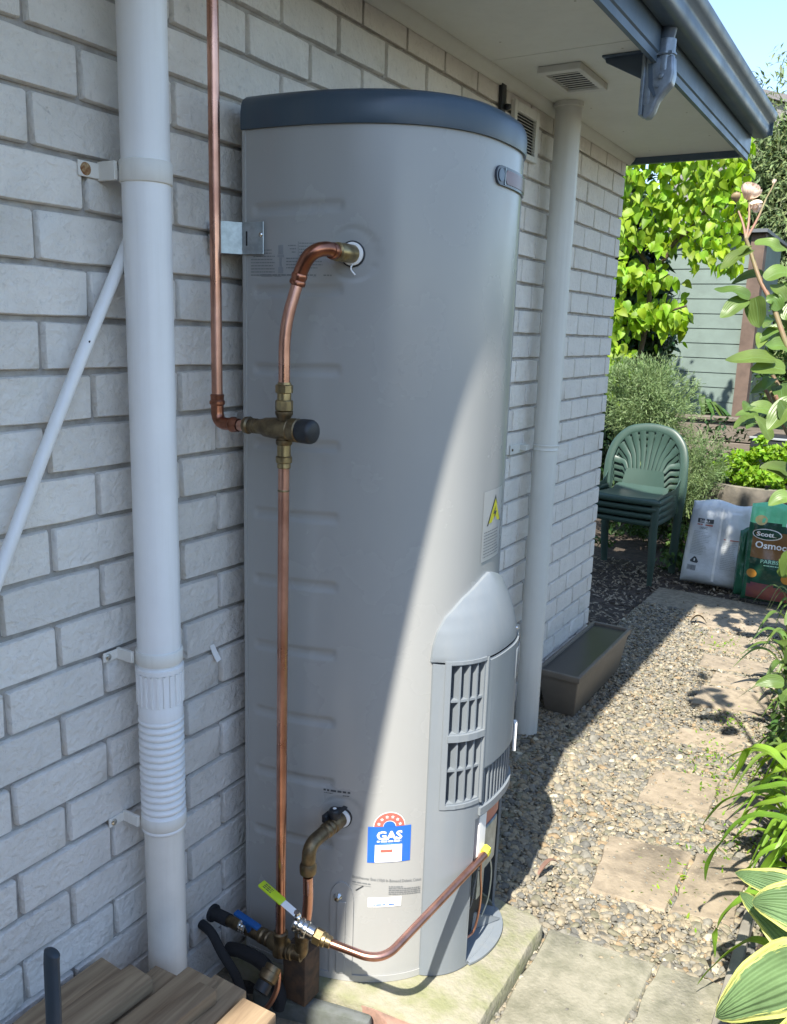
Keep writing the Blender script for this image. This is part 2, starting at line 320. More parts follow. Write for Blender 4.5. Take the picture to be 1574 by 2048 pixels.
def mapped_text(txt, fn, u0, v0, height, width=None, mat_=INK, name='lettering', parent=None, off=.0008, bold=0., align='LEFT', depth=0.):
    """flat print: text mesh laid on a surface fn(u,v,off)"""
    cu = bpy.data.curves.new('t', 'FONT'); cu.body = txt; cu.size = 1; cu.resolution_u = 2; cu.offset = bold
    ob = bpy.data.objects.new('t', cu); COL.objects.link(ob); bpy.context.view_layer.update()
    me = bpy.data.meshes.new_from_object(ob.evaluated_get(bpy.context.evaluated_depsgraph_get()))
    bpy.data.objects.remove(ob); co = np.array([v.co for v in me.vertices])
    x0, x1 = co[:, 0].min(), co[:, 0].max(); y0, y1 = co[:, 1].min(), co[:, 1].max()
    sy = height/(.72); sx = sy if width is None else width/(x1-x0)
    W_ = (x1-x0)*sx; us = u0 if align == 'LEFT' else u0-W_/2
    for v, c in zip(me.vertices, co): v.co = fn(us+(c[0]-x0)*sx, v0+c[1]*sy, off)
    me.name = name
    return link(name, me, mat_, parent, smooth=None)
def dashes(mb, fn, u0, u1, v, h, off=.0008, rnd=random, fill=.85):
    u = u0
    while u < u1:
        l = rnd.uniform(.6, 2.6)*h*1.4; e = min(u+l, u1)
        n = max(1, int((e-u)/.02)+1)
        for k in range(n):
            a, b = u+(e-u)*k/n, u+(e-u)*(k+1)/n
            mb.add([fn(a, v, off), fn(b, v, off), fn(b, v+h*fill, off), fn(a, v+h*fill, off)], [(0, 1, 2, 3)])
        u = e+h*.55

# numpy mass scatter: template verts/faces placed by many matrices -> one mesh
def scatter(name, tv, tf, mats, m_, parent=None, smooth=180, uv=None, kind='stuff', label=None, rnd=True):
    tv = np.asarray(tv, float); tf = [list(f) for f in tf]; M_ = np.asarray(mats, float); n = len(M_); k = len(tv)
    V = (np.einsum('nij,kj->nki', M_[:, :3, :3], tv)+M_[:, None, :3, 3]).reshape(-1, 3)
    lens = np.array([len(f) for f in tf]); flat = np.concatenate(tf)
    loops = (flat[None, :]+(np.arange(n)*k)[:, None]).ravel(); L_ = np.tile(lens, n)
    me = bpy.data.meshes.new(name); me.vertices.add(len(V)); me.vertices.foreach_set('co', V.ravel().astype(np.float32))
    me.loops.add(len(loops)); me.loops.foreach_set('vertex_index', loops.astype(np.int32))
    me.polygons.add(len(L_)); st = np.concatenate([[0], np.cumsum(L_)[:-1]]); me.polygons.foreach_set('loop_start', st.astype(np.int32))
    try: me.polygons.foreach_set('loop_total', L_.astype(np.int32))
    except Exception: pass
    me.update(calc_edges=True)
    if uv is not None:
        ul = me.uv_layers.new(name='UVMap'); U = np.asarray(uv)[flat]; ul.data.foreach_set('uv', np.tile(U, (n, 1)).ravel().astype(np.float32))
    if rnd:
        a = me.attributes.new('rnd', 'FLOAT', 'POINT'); a.data.foreach_set('value', np.repeat(rng.random(n), k).astype(np.float32))
    return link(name, me, m_, parent, smooth, label, kind)
def mats_from(pos, dirs, normals, scale):
    """dirs = leaf length axis (local +Y), normals ~ local +Z"""
    pos = np.asarray(pos, float); y = np.asarray(dirs, float); y /= np.linalg.norm(y, axis=1, keepdims=True)
    z = np.asarray(normals, float); x = np.cross(y, z); x /= np.linalg.norm(x, axis=1, keepdims=True)+1e-9; z = np.cross(x, y)
    s_ = np.asarray(scale, float).reshape(-1, 1)
    M_ = np.zeros((len(pos), 4, 4)); M_[:, :3, 0] = x*s_; M_[:, :3, 1] = y*s_; M_[:, :3, 2] = z*s_; M_[:, :3, 3] = pos; M_[:, 3, 3] = 1
    return M_
def leaf_tpl(width=.6, nseg=4, fold=.15, droop=.25, shape='oval', cross=2):
    """leaf of unit length along +Y, with uv"""
    vs = []; uv = []; fs = []; c = 2*cross+1
    for i in range(nseg+1):
        t = i/nseg
        if shape == 'oval': w_ = math.sin(math.pi*min(1, t**.8))**.75
        elif shape == 'heart': w_ = (math.sin(math.pi*min(1, (t*.93+.07)**.62)))**.9*(1.0)
        elif shape == 'strap': w_ = min(1, 4*(1-t))**.6*(.75+.25*math.sin(math.pi*t))
        w_ = max(w_, .02)*width/2
        for j in range(c):
            u = (j-cross)/cross
            vs.append((u*w_, t, -droop*t*t+abs(u)*w_*fold)); uv.append((j/(c-1), t))
    for i in range(nseg):
        for j in range(c-1):
            a = i*c+j; fs.append((a, a+1, a+c+1, a+c))
    return vs, fs, uv
def leaf_obj(name, pts, width, m_, parent, fold=.2, shape='strap', upv=(0, 0, 1), cross=2, wave=0., prof=None):
    """a single leaf along a spline of points"""
    P = spline(pts, 5); n = len(P); vs = []; uv = []; fs = []; c = 2*cross+1; ph = random.random()*6
    for i, p in enumerate(P):
        t = i/(n-1); T = (P[min(i+1, n-1)]-P[max(i-1, 0)]).normalized(); U = Vector(upv); X = T.cross(U).normalized(); Z = X.cross(T)
        if prof: w_ = prof(t)
        elif shape == 'strap': w_ = (.65+.35*math.sin(math.pi*min(1, t*1.1)))*min(1, (1-t)*3.2+.02)**.7
        else: w_ = max(.02, math.sin(math.pi*min(1, (t*.96+.04)**.72)))**.85
        w_ *= width/2
        for j in range(c):
            u = (j-cross)/cross
            vs.append(p+X*u*w_+Z*(abs(u)*w_*fold+wave*math.sin(ph+t*14)*abs(u)*w_)); uv.append((j/(c-1), t))
    for i in range(n-1):
        for j in range(c-1): a = i*c+j; fs.append((a, a+1, a+c+1, a+c))
    me = bpy.data.meshes.new(name); me.from_pydata([tuple(v) for v in vs], [], fs); me.update()
    ul = me.uv_layers.new(name='UVMap')
    for l in me.loops: ul.data[l.index].uv = uv[l.vertex_index]
    return link(name, me, m_, parent, smooth=180)

# ================================================================== GROUND
G = MB()
xs = [-60, -20, -8, -3, -1, 0, .3, .6, 1, 2, 4, 10, 60]; ys = [-60, -10, -3, -1, 0, .9, 1.3, 1.8, 2.2, 3, 4, 5, 7, 10, 20, 60]
G.add([(x, y, gz(y)-.035) for y in ys for x in xs], [(j*len(xs)+i, j*len(xs)+i+1, (j+1)*len(xs)+i+1, (j+1)*len(xs)+i) for j in range(len(ys)-1) for i in range(len(xs)-1)])
gr = G.build('ground', SOIL, kind='structure'); gr['label'] = 'dark garden soil around the house'
# gravel bed base sheet
G = MB(); n = 40
yy = [-.6+i*(5.0/n) for i in range(n+1)]
G.add([(x, y, gz(y)-.013) for y in yy for x in (-.02, .5, 1.06)], [(j*3+i, j*3+i+1, (j+1)*3+i+1, (j+1)*3+i) for j in range(n) for i in range(2)])
G.build('gravel_bed', GBASE, kind='structure')

# path of paving stones
path = thing('path', 'line of sandstone and concrete paving stones set in gravel', None, (.8, 2, -.12), kind='structure')
PV = {'A': [(.603, .853), (.863, .872), (.855, .47), (.615, .47)], 'B': [(.871, .878), (1.02, .892), (1.02, .50), (.863, .49)], 'A2': [(.615, .462), (.855, .462), (.85, .02), (.61, .02)], 'B2': [(.862, .482), (1.03, .49), (1.04, 0), (.86, 0)],
      'C': [(.591, 1.381), (.832, 1.442), (.835, 1.095), (.631, 1.072)], 'C2': [(.840, 1.445), (.99, 1.491), (.995, 1.15), (.842, 1.10)],
      'D': [(.589, 1.959), (.808, 2.009), (.824, 1.705), (.598, 1.662)], 'D2': [(.815, 2.005), (.96, 2.035), (.965, 1.718), (.831, 1.71)],
      'E': [(.58, 2.38), (.83, 2.44), (.83, 2.28), (.572, 2.24)], 'F': [(.562, 2.88), (.85, 2.94), (.85, 2.70), (.56, 2.64)],
      'G': [(.577, 3.09), (.83, 3.13), (.84, 2.98), (.581, 2.93)], 'H': [(.481, 3.30), (.80, 3.36), (.80, 3.18), (.495, 3.12)],
      'I': [(.431, 3.665), (.75, 3.712), (.75, 3.42), (.446, 3.384)], 'J': [(.275, 4.05), (.66, 4.15), (.66, 3.80), (.368, 3.72)]}
for k, q in PV.items():
    c = [(sum(p[0] for p in q)/4), (sum(p[1] for p in q)/4)]; poly = []
    for i in range(4):
        a, b = q[i], q[(i+1) % 4]
        for t in np.linspace(0, 1, 9)[:-1]:
            j = .004 if t > 0 else .003
            poly.append((a[0]+(b[0]-a[0])*t+random.uniform(-j, j), a[1]+(b[1]-a[1])*t+random.uniform(-j, j)))
    P = MB(); z = gz(c[1]); zt = z+random.uniform(.0, .006); n = len(poly)
    ins = [(c[0]+(x-c[0])*.965, c[1]+(y-c[1])*.975) for x, y in poly]
    vs = [(x, y, zt-.05) for x, y in poly]+[(x, y, zt-.006+random.uniform(-.0015, .0015)) for x, y in poly]+[(x, y, zt+.0) for x, y in ins]
    # follow slope of the ground
    vs = [(x, y, v+(gz(y)-z)) for x, y, v in vs]
    P.add(vs, [(i, (i+1) % n, n+(i+1) % n, n+i) for i in range(n)]+[(n+i, n+(i+1) % n, 2*n+(i+1) % n, 2*n+i) for i in range(n)]+[tuple(range(2*n, 3*n))])
    P.build('paving_stone', PAVE if k[0] in 'AB' else SAND, path, smooth=50)

# gravel: thousands of pebbles
def in_poly(x, y, q):
    r = False
    for i in range(len(q)):
        a, b = q[i], q[i-1]
        if (a[1] > y) != (b[1] > y) and x < (b[0]-a[0])*(y-a[1])/(b[1]-a[1])+a[0]: r = not r
    return r
def stone_mat():
    M = bpy.data.materials.new('pebble'); M.use_nodes = True; N = M.node_tree.nodes; L = M.node_tree.links; b = N['Principled BSDF']; b.inputs['Roughness'].default_value = .85; b.inputs['Specular IOR Level'].default_value = .25
    a = N.new('ShaderNodeAttribute'); a.attribute_name = 'rnd'; cr = N.new('ShaderNodeValToRGB'); e = cr.color_ramp; e.interpolation = 'CONSTANT'
    cols = [(0, (.16, .152, .13)), (.14, (.205, .195, .165)), (.30, (.135, .132, .118)), (.38, (.25, .22, .165)), (.58, (.275, .235, .165)), (.76, (.31, .27, .195)), (.82, (.26, .195, .12)), (.88, (.18, .17, .12)), (.975, (.42, .38, .29))]
    while len(e.elements) < len(cols): e.elements.new(.5)
    for el_, (p, c) in zip(e.elements, cols): el_.position = p; el_.color = (*c, 1)
    L.new(a.outputs['Fac'], cr.inputs[0]); g = N.new('ShaderNodeNewGeometry'); n = N.new('ShaderNodeTexNoise'); n.inputs['Scale'].default_value = 70; n.inputs['Detail'].default_value = 6; L.new(g.outputs['Position'], n.inputs['Vector'])
    mx = N.new('ShaderNodeMix'); mx.data_type = 'RGBA'; mx.blend_type = 'MULTIPLY'; mx.inputs[0].default_value = 1; mr = N.new('ShaderNodeMapRange'); mr.inputs[1].default_value = .3; mr.inputs[2].default_value = .7; mr.inputs[3].default_value = .7; mr.inputs[4].default_value = 1.2
    L.new(n.outputs[0], mr.inputs[0]); L.new(cr.outputs[0], mx.inputs[6]); L.new(mr.outputs[0], mx.inputs[7]); L.new(mx.outputs[2], b.inputs['Base Color'])
    bp = N.new('ShaderNodeBump'); bp.inputs['Strength'].default_value = .5; bp.inputs['Distance'].default_value = .0015; n2 = N.new('ShaderNodeTexNoise'); n2.inputs['Scale'].default_value = 220; L.new(g.outputs['Position'], n2.inputs['Vector']); L.new(n2.outputs[0], bp.inputs['Height']); L.new(bp.outputs[0], b.inputs['Normal'])
    return M
STONE = stone_mat()
PVS = []
for q in PV.values():
    cx_, cy_ = sum(p[0] for p in q)/4, sum(p[1] for p in q)/4
    PVS.append([(cx_+(p[0]-cx_)*.90, cy_+(p[1]-cy_)*.90) for p in q])
def pebbles():
    tpl = []
    for k in range(5):
        b = bmesh.new(); bmesh.ops.create_icosphere(b, subdivisions=2 if k < 3 else 1, radius=1)
        ph = rng.random(9)*6
        for v in b.verts:
            p = v.co; d = 1+.16*math.sin(2.3*p.x+ph[0])*math.cos(2.1*p.y+ph[1])+.13*math.sin(3.1*p.z+ph[2]+2*p.x)+.06*math.sin(5*p.y+ph[3]+3*p.x)
            v.co = p*d; v.co.x = max(-.86, min(.9, v.co.x)); v.co.y = max(-.9, min(.86, v.co.y))
        tpl.append(([tuple(v.co) for v in b.verts], [tuple(x.index for x in f.verts) for f in b.faces])); b.free()
    groups = [[], [], [], [], []]
    N_ = 40000; cnt = 0
    for _ in range(N_*2):
        y = -.1+4.1*random.random()**1.1; x = random.uniform(-.02, 1.05)
        if any(in_poly(x, y, q) for q in PVS) and random.random() > (.012 if y < .9 else .06): continue
        if x < .60 and y < .84 and y > .2 : continue
        if y < .35 and x < .62: continue
        s_ = random.choice([.004, .0045, .005, .005, .006, .006, .007, .008, .009, .010, .012, .014, .016])*random.uniform(.8, 1.2)
        if y > 2.4: s_ *= .9
        z = gz(y)-.012+random.uniform(-.002, .008)+(.004 if s_ < .007 else 0)
        if any(in_poly(x, y, q) for q in PVS): z = gz(y)+.003; s_ = min(s_, .006)
        rot = np.array((Matrix.Rotation(random.uniform(0, 6.3), 3, 'Z')@Matrix.Rotation(random.gauss(0, .3), 3, 'X')@Matrix.Rotation(random.gauss(0, .3), 3, 'Y')))
        S_ = np.diag([s_*random.uniform(.9, 1.5), s_*random.uniform(.7, 1.1), s_*random.uniform(.30, .60)])
        M_ = np.eye(4); M_[:3, :3] = rot@S_; M_[:3, 3] = (x, y, z)
        groups[random.choice((3, 4)) if (y > 2.4 or s_ < .0085) else random.randrange(3)].append(M_); cnt += 1
        if cnt >= N_: break
    root = thing('gravel', 'grey and cream rounded river pebbles covering the ground along the wall', None, (.4, 1.5, -.12), kind='stuff')
    for g, t in zip(groups, tpl): scatter('pebbles', t[0], t[1], g, STONE, root, smooth=60, kind='stuff')
pebbles()
# leaf litter and weeds in the gravel
tv, tf, tu = leaf_tpl(.35, 3, .1, .3)
pos = []; di = []; no = []
for _ in range(900):
    cx, cy = random.choice([(.93, 2.5), (.90, 2.15), (.72, 2.2), (.86, 3.0), (.75, 2.62), (.55, 3.5), (.93, 1.6), (.90, 3.3), (.93, 2.8), (.80, 1.98), (.84, 1.28)])
    x, y = random.gauss(cx, .05), random.gauss(cy, .09); pos.append((x, y, gz(y)+.001)); di.append((random.gauss(0, 1), random.gauss(0, 1), random.uniform(.3, 1.2))); no.append((random.gauss(0, .4), random.gauss(0, .4), 1))
o = scatter('weeds', tv, tf, mats_from(pos, di, no, [random.uniform(.008, .022) for _ in pos]), PARS, uv=tu); o['label'] = 'fine weeds and moss between the stones'
pos = []; di = []; no = []
for _ in range(3500):
    x = random.uniform(-1.2, .9); y = random.uniform(3.3, 5.0)
    if x > .2 and y < 4.0: continue
    pos.append((x, y, gz(y)-.028+random.uniform(0, .012))); di.append((random.gauss(0, 1), random.gauss(0, 1), random.gauss(0, .25))); no.append((random.gauss(0, .4), random.gauss(0, .4), 1))
LIT = mat('leaf_litter', (.30, .25, .18), rough=.9, col2=(.12, .09, .06), vscale=60)
o = scatter('leaf_litter', tv, tf, mats_from(pos, di, no, [random.uniform(.02, .05) for _ in pos]), LIT, uv=tu); o['label'] = 'dry leaf and bark litter on the soil'

# ================================================================== HOUSE
house = thing('house', 'pale grey brick house side wall with painted soffit and dark blue gutter', 'house', (0, 1.5, -.2))
KZ, CP, BP, OFF, YC = 1.80, .086, .2024, -.0974, 2.8974
wall = MB()
wall.box(-3.2, -.012, -6, YC-.012, -.5, 2.30)
wallo = wall.build('brick_wall', MORTAR, house, smooth=None)
def brick_mesh(L_, H_, seed):
    rr = random.Random(seed); hw, hh = L_/2, H_/2; cr = .0026
    base = [(-hw+cr, -hh), (-hw*.3, -hh), (hw*.35, -hh), (hw-cr, -hh), (hw, -hh+cr), (hw, hh-cr), (hw-cr, hh), (hw*.3, hh), (-hw*.3, hh), (-hw+cr, hh), (-hw, hh-cr), (-hw, -hh+cr)]
    j = lambda a: rr.uniform(-a, a)
    out = [(y+j(.0012), z+j(.0012)) for y, z in base]; n = len(out)
    vs = [(-.045, y, z) for y, z in out]+[(-.0045+j(.001), y, z) for y, z in out]+[(-.0002+j(.0006), y*.975, z*.945) for y, z in out]
    fs = [(i, (i+1) % n, n+(i+1) % n, n+i) for i in range(n)]+[(n+i, n+(i+1) % n, 2*n+(i+1) % n, 2*n+i) for i in range(n)]+[tuple(range(2*n, 3*n))]
    return vs, fs
def mk(vs, fs, name):
    me = bpy.data.meshes.new(name); me.from_pydata(vs, [], fs); me.update(); me.materials.append(BRICK); me.shade_smooth(); me.set_sharp_from_angle(angle=R(50)); return me
BM = [mk(*brick_mesh(BP-.0095, CP-.0100, i), 'brick') for i in range(9)]
raw = [brick_mesh(BP-.0095, CP-.0100, i) for i in range(9)]
cands = []
for r_ in range(-3, 25):
    z = KZ-CP*(r_+.5); off = 0 if r_ % 2 == 0 else OFF
    for k in range(-14, 15):
        y0 = BP*k+off; y1 = y0+BP
        if y1 < -2.6 or y0 > YC-.03: continue
        hidden = (y0 > .42 and y1 < 1.32 and z < 1.75)
        d = math.dist((0, (y0+y1)/2, z), (1.21, -.99, 1.37)); ang = abs(math.atan2(.5*(y0+y1)+.99, 1.21))
        vis = y1 > -.42 and not hidden
        cands.append((1/d**2 if vis else 0, r_, y0, y1, z))
cands.sort(key=lambda c: -c[0])
rest = MB(); nb = 0
for sc, r_, y0, y1, z in cands:
    full = y1 <= YC+.004; i = random.randrange(9)
    jx, jz = random.uniform(-.0012, .0008), random.uniform(-.0008, .0008)
    if full and sc > 0 and nb < 298:
        o = bpy.data.objects.new('brick', BM[i]); COL.objects.link(o); o.location = (jx, (y0+y1)/2, z+jz); put(o, wallo); nb += 1
    elif full:
        vs, fs = raw[i]; rest.add([(x+jx, y+(y0+y1)/2, zz+z+jz) for x, y, zz in vs], fs)
    else:
        vs, fs = brick_mesh(YC-y0-.0048, CP-.01, int(y0*1000)+r_)
        rest.add([(x, y+(y0+.0048+YC)/2, zz+z) for x, y, zz in vs], fs)
# end face of the corner bricks (return wall) and top cut course
for r_ in range(-3, 25):
    z = KZ-CP*(r_+.5); rest.box(-.11 if r_ % 2 else -.20, -.005, YC-.02, YC, z-.038, z+.038); x = -.12 if r_ % 2 else -.21
    while x > -3: rest.box(x-.19, x, YC-.02, YC, z-.038, z+.038); x -= .2
for k in range(-13, 15):
    y0, y1 = BP*k+.005, min(BP*(k+1)-.005, YC)
    if y0 < YC-.02: rest.box(-.04, -.0005, y0, y1, 2.063, 2.122)
me_o = rest.build('brick', BRICK, wallo, smooth=50, kind='stuff')
# soffit, moulding, fascia, gutter, roof
S_ = MB(); S_.box(-.02, .47, -6, 1.434, 2.145, 2.165); S_.box(-.02, .47, 1.437, 2.94, 2.145, 2.165); soff = S_.build('soffit', SOFFIT, house, smooth=None)
for i_ in range(14):
    N_ = MB(); N_.lathe((.12 if i_ % 2 else .40, .35+.19*i_, 2.1452), (.12 if i_ % 2 else .40, .35+.19*i_, 2.10), [(0, .0035), (.0009, .003)], 10); N_.build('nail_head', mat('nail_paint', (.42, .41, .36), rough=.7), soff)
S_ = MB(); S_.extrude_y([(0.001, 2.113), (.008, 2.113), (.012, 2.119), (.022, 2.128), (.028, 2.138), (.028, 2.1449), (.001, 2.1449)], -6, 2.93); S_.build('moulding', SOFFIT, house, smooth=60)
S_ = MB(); S_.extrude_y([(.471, 2.112), (.476, 2.107), (.489, 2.107), (.489, 2.128), (.494, 2.132), (.494, 2.29), (.471, 2.29)], -6, 2.965); S_.build('fascia', NAVY, house, smooth=None)
S_ = MB(); S_.box(-.6, .4705, 2.941, 2.962, 2.118, 2.30); S_.build('barge_board', NAVY, house, smooth=None)
gp = [(.497, 2.195), (.535, 2.190), (.548, 2.193), (.556, 2.203), (.560, 2.218), (.557, 2.232), (.560, 2.243), (.572, 2.252), (.579, 2.262), (.582, 2.274), (.582, 2.282), (.576, 2.282)]
inn = [(.573, 2.274), (.567, 2.260), (.554, 2.250), (.547, 2.232), (.551, 2.218), (.550, 2.206), (.542, 2.199), (.500, 2.201), (.500, 2.285), (.497, 2.285)]
S_ = MB(); S_.extrude_y(gp+inn, -6, 2.985); gut = S_.build('gutter', NAVY, house, smooth=50)
S_ = MB(); S_.prism([(.497, 2.985), (.570, 2.985), (.570, 2.988), (.497, 2.988)], 2.20, 2.272); S_.build('gutter_end', NAVY, house, smooth=None)
S_ = MB(); S_.add([(.535, -6, 2.285), (.535, 2.99, 2.285), (-3.4, 2.99, 3.85), (-3.4, -6, 3.85), (.535, -6, 2.30), (.535, 2.99, 2.30), (-3.4, 2.99, 3.90), (-3.4, -6, 3.90)],
                  [(0, 1, 2, 3), (7, 6, 5, 4), (0, 4, 5, 1), (1, 5, 6, 2), (2, 6, 7, 3), (3, 7, 4, 0)]); S_.build('roof', mat('roof_steel', (.10, .11, .12), rough=.5), house, smooth=None)
S_ = MB(); S_.add([(.45, 2.95, 2.30), (-3.3, 2.95, 2.30), (-3.3, 2.95, 3.80)], [(0, 1, 2)]); S_.build('gable', SOFFIT, house, smooth=None)
# wall vent, soffit vent
V = MB()
vy0, vy1, vz0, vz1 = 1.655, 1.86, 1.935, 2.095
V.box(.001, .016, vy0, vy0+.022, vz0, vz1); V.box(.001, .016, vy1-.026, vy1, vz0, vz1); V.box(.001, .016, vy0+.0221, vy1-.0261, vz1-.03, vz1); V.box(.001, .016, vy0+.0221, vy1-.0261, vz0, vz0+.018)
vf = V.build('wall_vent', CREAM, house, smooth=None, bev=.002)
V = MB(); V.box(.0008, .003, vy0+.02, vy1-.02, vz0+.015, vz1-.02); V.build('vent_backing', DARK, vf, smooth=None)
for i in range(12):
    z = vz0+.026+i*.0092
    V = MB(); V.add([(.003, vy0+.022, z+.004), (.003, vy1-.026, z+.004), (.013, vy1-.026, z), (.013, vy0+.022, z), (.003, vy0+.022, z+.0052), (.003, vy1-.026, z+.0052), (.013, vy1-.026, z+.0012), (.013, vy0+.022, z+.0012)], [(0, 1, 2, 3), (7, 6, 5, 4), (2, 3, 7, 6)])
    V.build('louvre_slat', CREAM, vf, smooth=None)
V = MB(); x0, x1, y0, y1 = .128, .262, 1.545, 1.80
V.box(x0, x1, y0, y0+.03, 2.125, 2.1445); V.box(x0, x1, y1-.03, y1, 2.125, 2.1445); V.box(x0, x0+.018, y0+.0302, y1-.0302, 2.125, 2.1445); V.box(x1-.018, x1, y0+.0302, y1-.0302, 2.125, 2.1445)
sv = V.build('soffit_vent', CREAM, house, smooth=None, bev=.003)
V = MB(); V.box(x0+.015, x1-.015, y0+.02, y1-.02, 2.136, 2.1445); V.build('vent_backing', DARK, sv, smooth=None)
for i in range(9):
    V = MB(); y = y0+.040+i*.0215; V.box(x0+.018, x1-.018, y, y+.0055, 2.1265, 2.1278); V.build('vent_slat', CREAM, sv, smooth=None)
# small dark bracket beside the wall vent, and white tag
V = MB(); V.box(.001, .012, 1.56, 1.592, 1.97, 2.118); V.lathe((.012, 1.588, 2.055), (.03, 1.588, 2.055), [(0, .008), (.006, .010), (.018, .007)]); tag(V.build('wall_bracket', BLACKP, bev=.001), 'black strip bracket on the wall above the water heater cap beside the vent', 'bracket')
V = MB(); V.add([(.002, .272, .70), (.002, .285, .70), (.006, .291, .682), (.012, .296, .664), (.011, .284, .660), (.004, .278, .680)], [(0, 1, 2, 5), (5, 2, 3, 4)]); tag(V.build('paper_tag', WHITEINK), 'small white paper tag stuck in a brick joint beside the corrugated pipe', 'tag')

# ================================================================== DOWNPIPE (near)
dx, dy = .068, .069
dp = thing('downpipe', 'thick white plastic downpipe with corrugated section at the left of the heater', 'downpipe', (dx, dy, gz(0)))
P = MB(); P.lathe((dx, dy, .72), (dx, dy, 2.144), [(0, .040), (1.424, .040)], 40); P.build('upper_pipe', PVC, dp)
P = MB(); P.lathe((dx, dy, -.12), (dx, dy, .405), [(0, .038), (.525, .038)], 40); P.build('lower_pipe', PVCOLD, dp)
P = MB(); prof = [(0, .039), (.004, .0415)]; z = .004; P.lathe((dx, dy, .638), (dx, dy, .8), [(0, .0385), (.002, .0415), (.028, .0415), (.030, .0405), (.094, .0405), (.0955, .0445), (.104, .0445), (.106, .041)], 40); cp = P.build('coupling', PVC, dp)
for i in range(22):
    a = i/22*2*math.pi; P = MB(); c, s_ = math.cos(a), math.sin(a); w2 = .0028
    P.add([(dx+c*.040-s_*w2, dy+s_*.040+c*w2, .668), (dx+c*.0442-s_*w2*.7, dy+s_*.0442+c*w2*.7, .670), (dx+c*.0442+s_*w2*.7, dy+s_*.0442-c*w2*.7, .670), (dx+c*.040+s_*w2, dy+s_*.040-c*w2, .668),
           (dx+c*.040-s_*w2, dy+s_*.040+c*w2, .731), (dx+c*.0442-s_*w2*.7, dy+s_*.0442+c*w2*.7, .731), (dx+c*.0442+s_*w2*.7, dy+s_*.0442-c*w2*.7, .731), (dx+c*.040+s_*w2, dy+s_*.040-c*w2, .731)], [(0, 1, 5, 4), (1, 2, 6, 5), (2, 3, 7, 6), (0, 3, 2, 1), (4, 5, 6, 7)])
    P.build('rib', PVC, cp, smooth=None)
P = MB(); prof = []; z0 = 0; nr = 17; pitch = (.640-.400)/nr
for i in range(nr):
    b0 = i*pitch
    prof += [(b0, .0365), (b0+pitch*.12, .0370), (b0+pitch*.25, .0405), (b0+pitch*.42, .0425), (b0+pitch*.7, .0425), (b0+pitch*.88, .0405), (b0+pitch*.97, .0370)]
P.lathe((dx, dy, .400), (dx, dy, 1), prof, 44); P.build('corrugated_hose', PVC, dp, smooth=50)
def clip(z, h, mt, parent, r=.0405, screw=CHROME, left=True, x=dx, y=dy, tabw=.05):
    P = MB(); P.lathe((x, y, z-h/2), (x, y, z+h), [(0, r+.0005), (.001, r+.003), (h-.001, r+.003), (h, r+.0005)], 40)
    ty = y-r-.012; P.box(.001, .0045, ty-tabw+.012, ty+.016, z-h*.34, z+h*.34)
    P.box(.001, x*.62, y-r-.0035, y-r+.0035, z-h*.42, z+h*.42)
    o = P.build('clip', mt, parent, bev=.0008, segs=1)
    P = MB(); P.lathe((.0045, ty-tabw+.022, z), (.03, ty-tabw+.022, z), [(0, .0065), (.002, .006), (.003, .004)]); P.build('screw', screw, o)
clip(1.612, .036, PVCOLD, dp, tabw=.044, screw=RUST); clip(.762, .026, PVCOLD, dp, tabw=.035); clip(.425, .026, PVCOLD, dp, tabw=.038)
P = MB(); P.lathe((.0046, -.001, 1.612), (.03, -.001, 1.612), [(0, .0105), (.001, .0095), (.0016, .005)]); P.build('rust_stain', RUST, dp)
# far downpipe
fx, fy = .075, 1.965
fd = thing('downpipe', 'grey-cream round downpipe between the heater and the house corner', 'downpipe', (fx, fy, -.18))
P = MB(); P.lathe((fx, fy, -.19), (fx, fy, 3), [(0, .0445), (2.334, .0445)], 40); P.build('pipe', CREAM, fd)
P = MB(); P.lathe((fx, fy, 2.128), (fx, fy, 3), [(0, .0445), (.002, .050), (.0165, .050)], 40); P.build('collar', CREAM, fd)
P = MB(); P.lathe((fx, fy, .955), (fx, fy, 3), [(0, .045), (.001, .0475), (.004, .0475), (.006, .0455), (.016, .0455), (.018, .0475), (.021, .0475), (.022, .045)], 40)
P.box(.002, .006, fy-.16, fy-.02, .945, .98); P.box(.006, .03, fy-.075, fy-.042, .955, .975); P.lathe((fx+.02, fy+.052, .966), (fx+.05, fy+.052, .966), [(0, .006), (.012, .006)])
cl = P.build('clip', CREAM, fd, bev=.001, segs=1)
P = MB(); P.lathe((.006, fy-.145, .962), (.02, fy-.145, .962), [(0, .005), (.003, .004)]); P.build('screw', BRONZE, cl)
# thin slanting conduit
P = MB(); P.tube(spline([(.022, .088, 1.54), (.024, .052, 1.478), (.024, -.088, 1.225), (.022, -.225, .955), (.02, -.40, .60)], 6), .0105, 16); co = P.build('conduit', PVC); tag(co, 'thin white plastic conduit slanting down across the bricks behind the downpipe', 'pipe')
P = MB(); P.lathe((.0335, -.032, 1.335), (.04, -.032, 1.335), [(0, .002), (.0008, .002)]); P.build('screw', DARK, co)

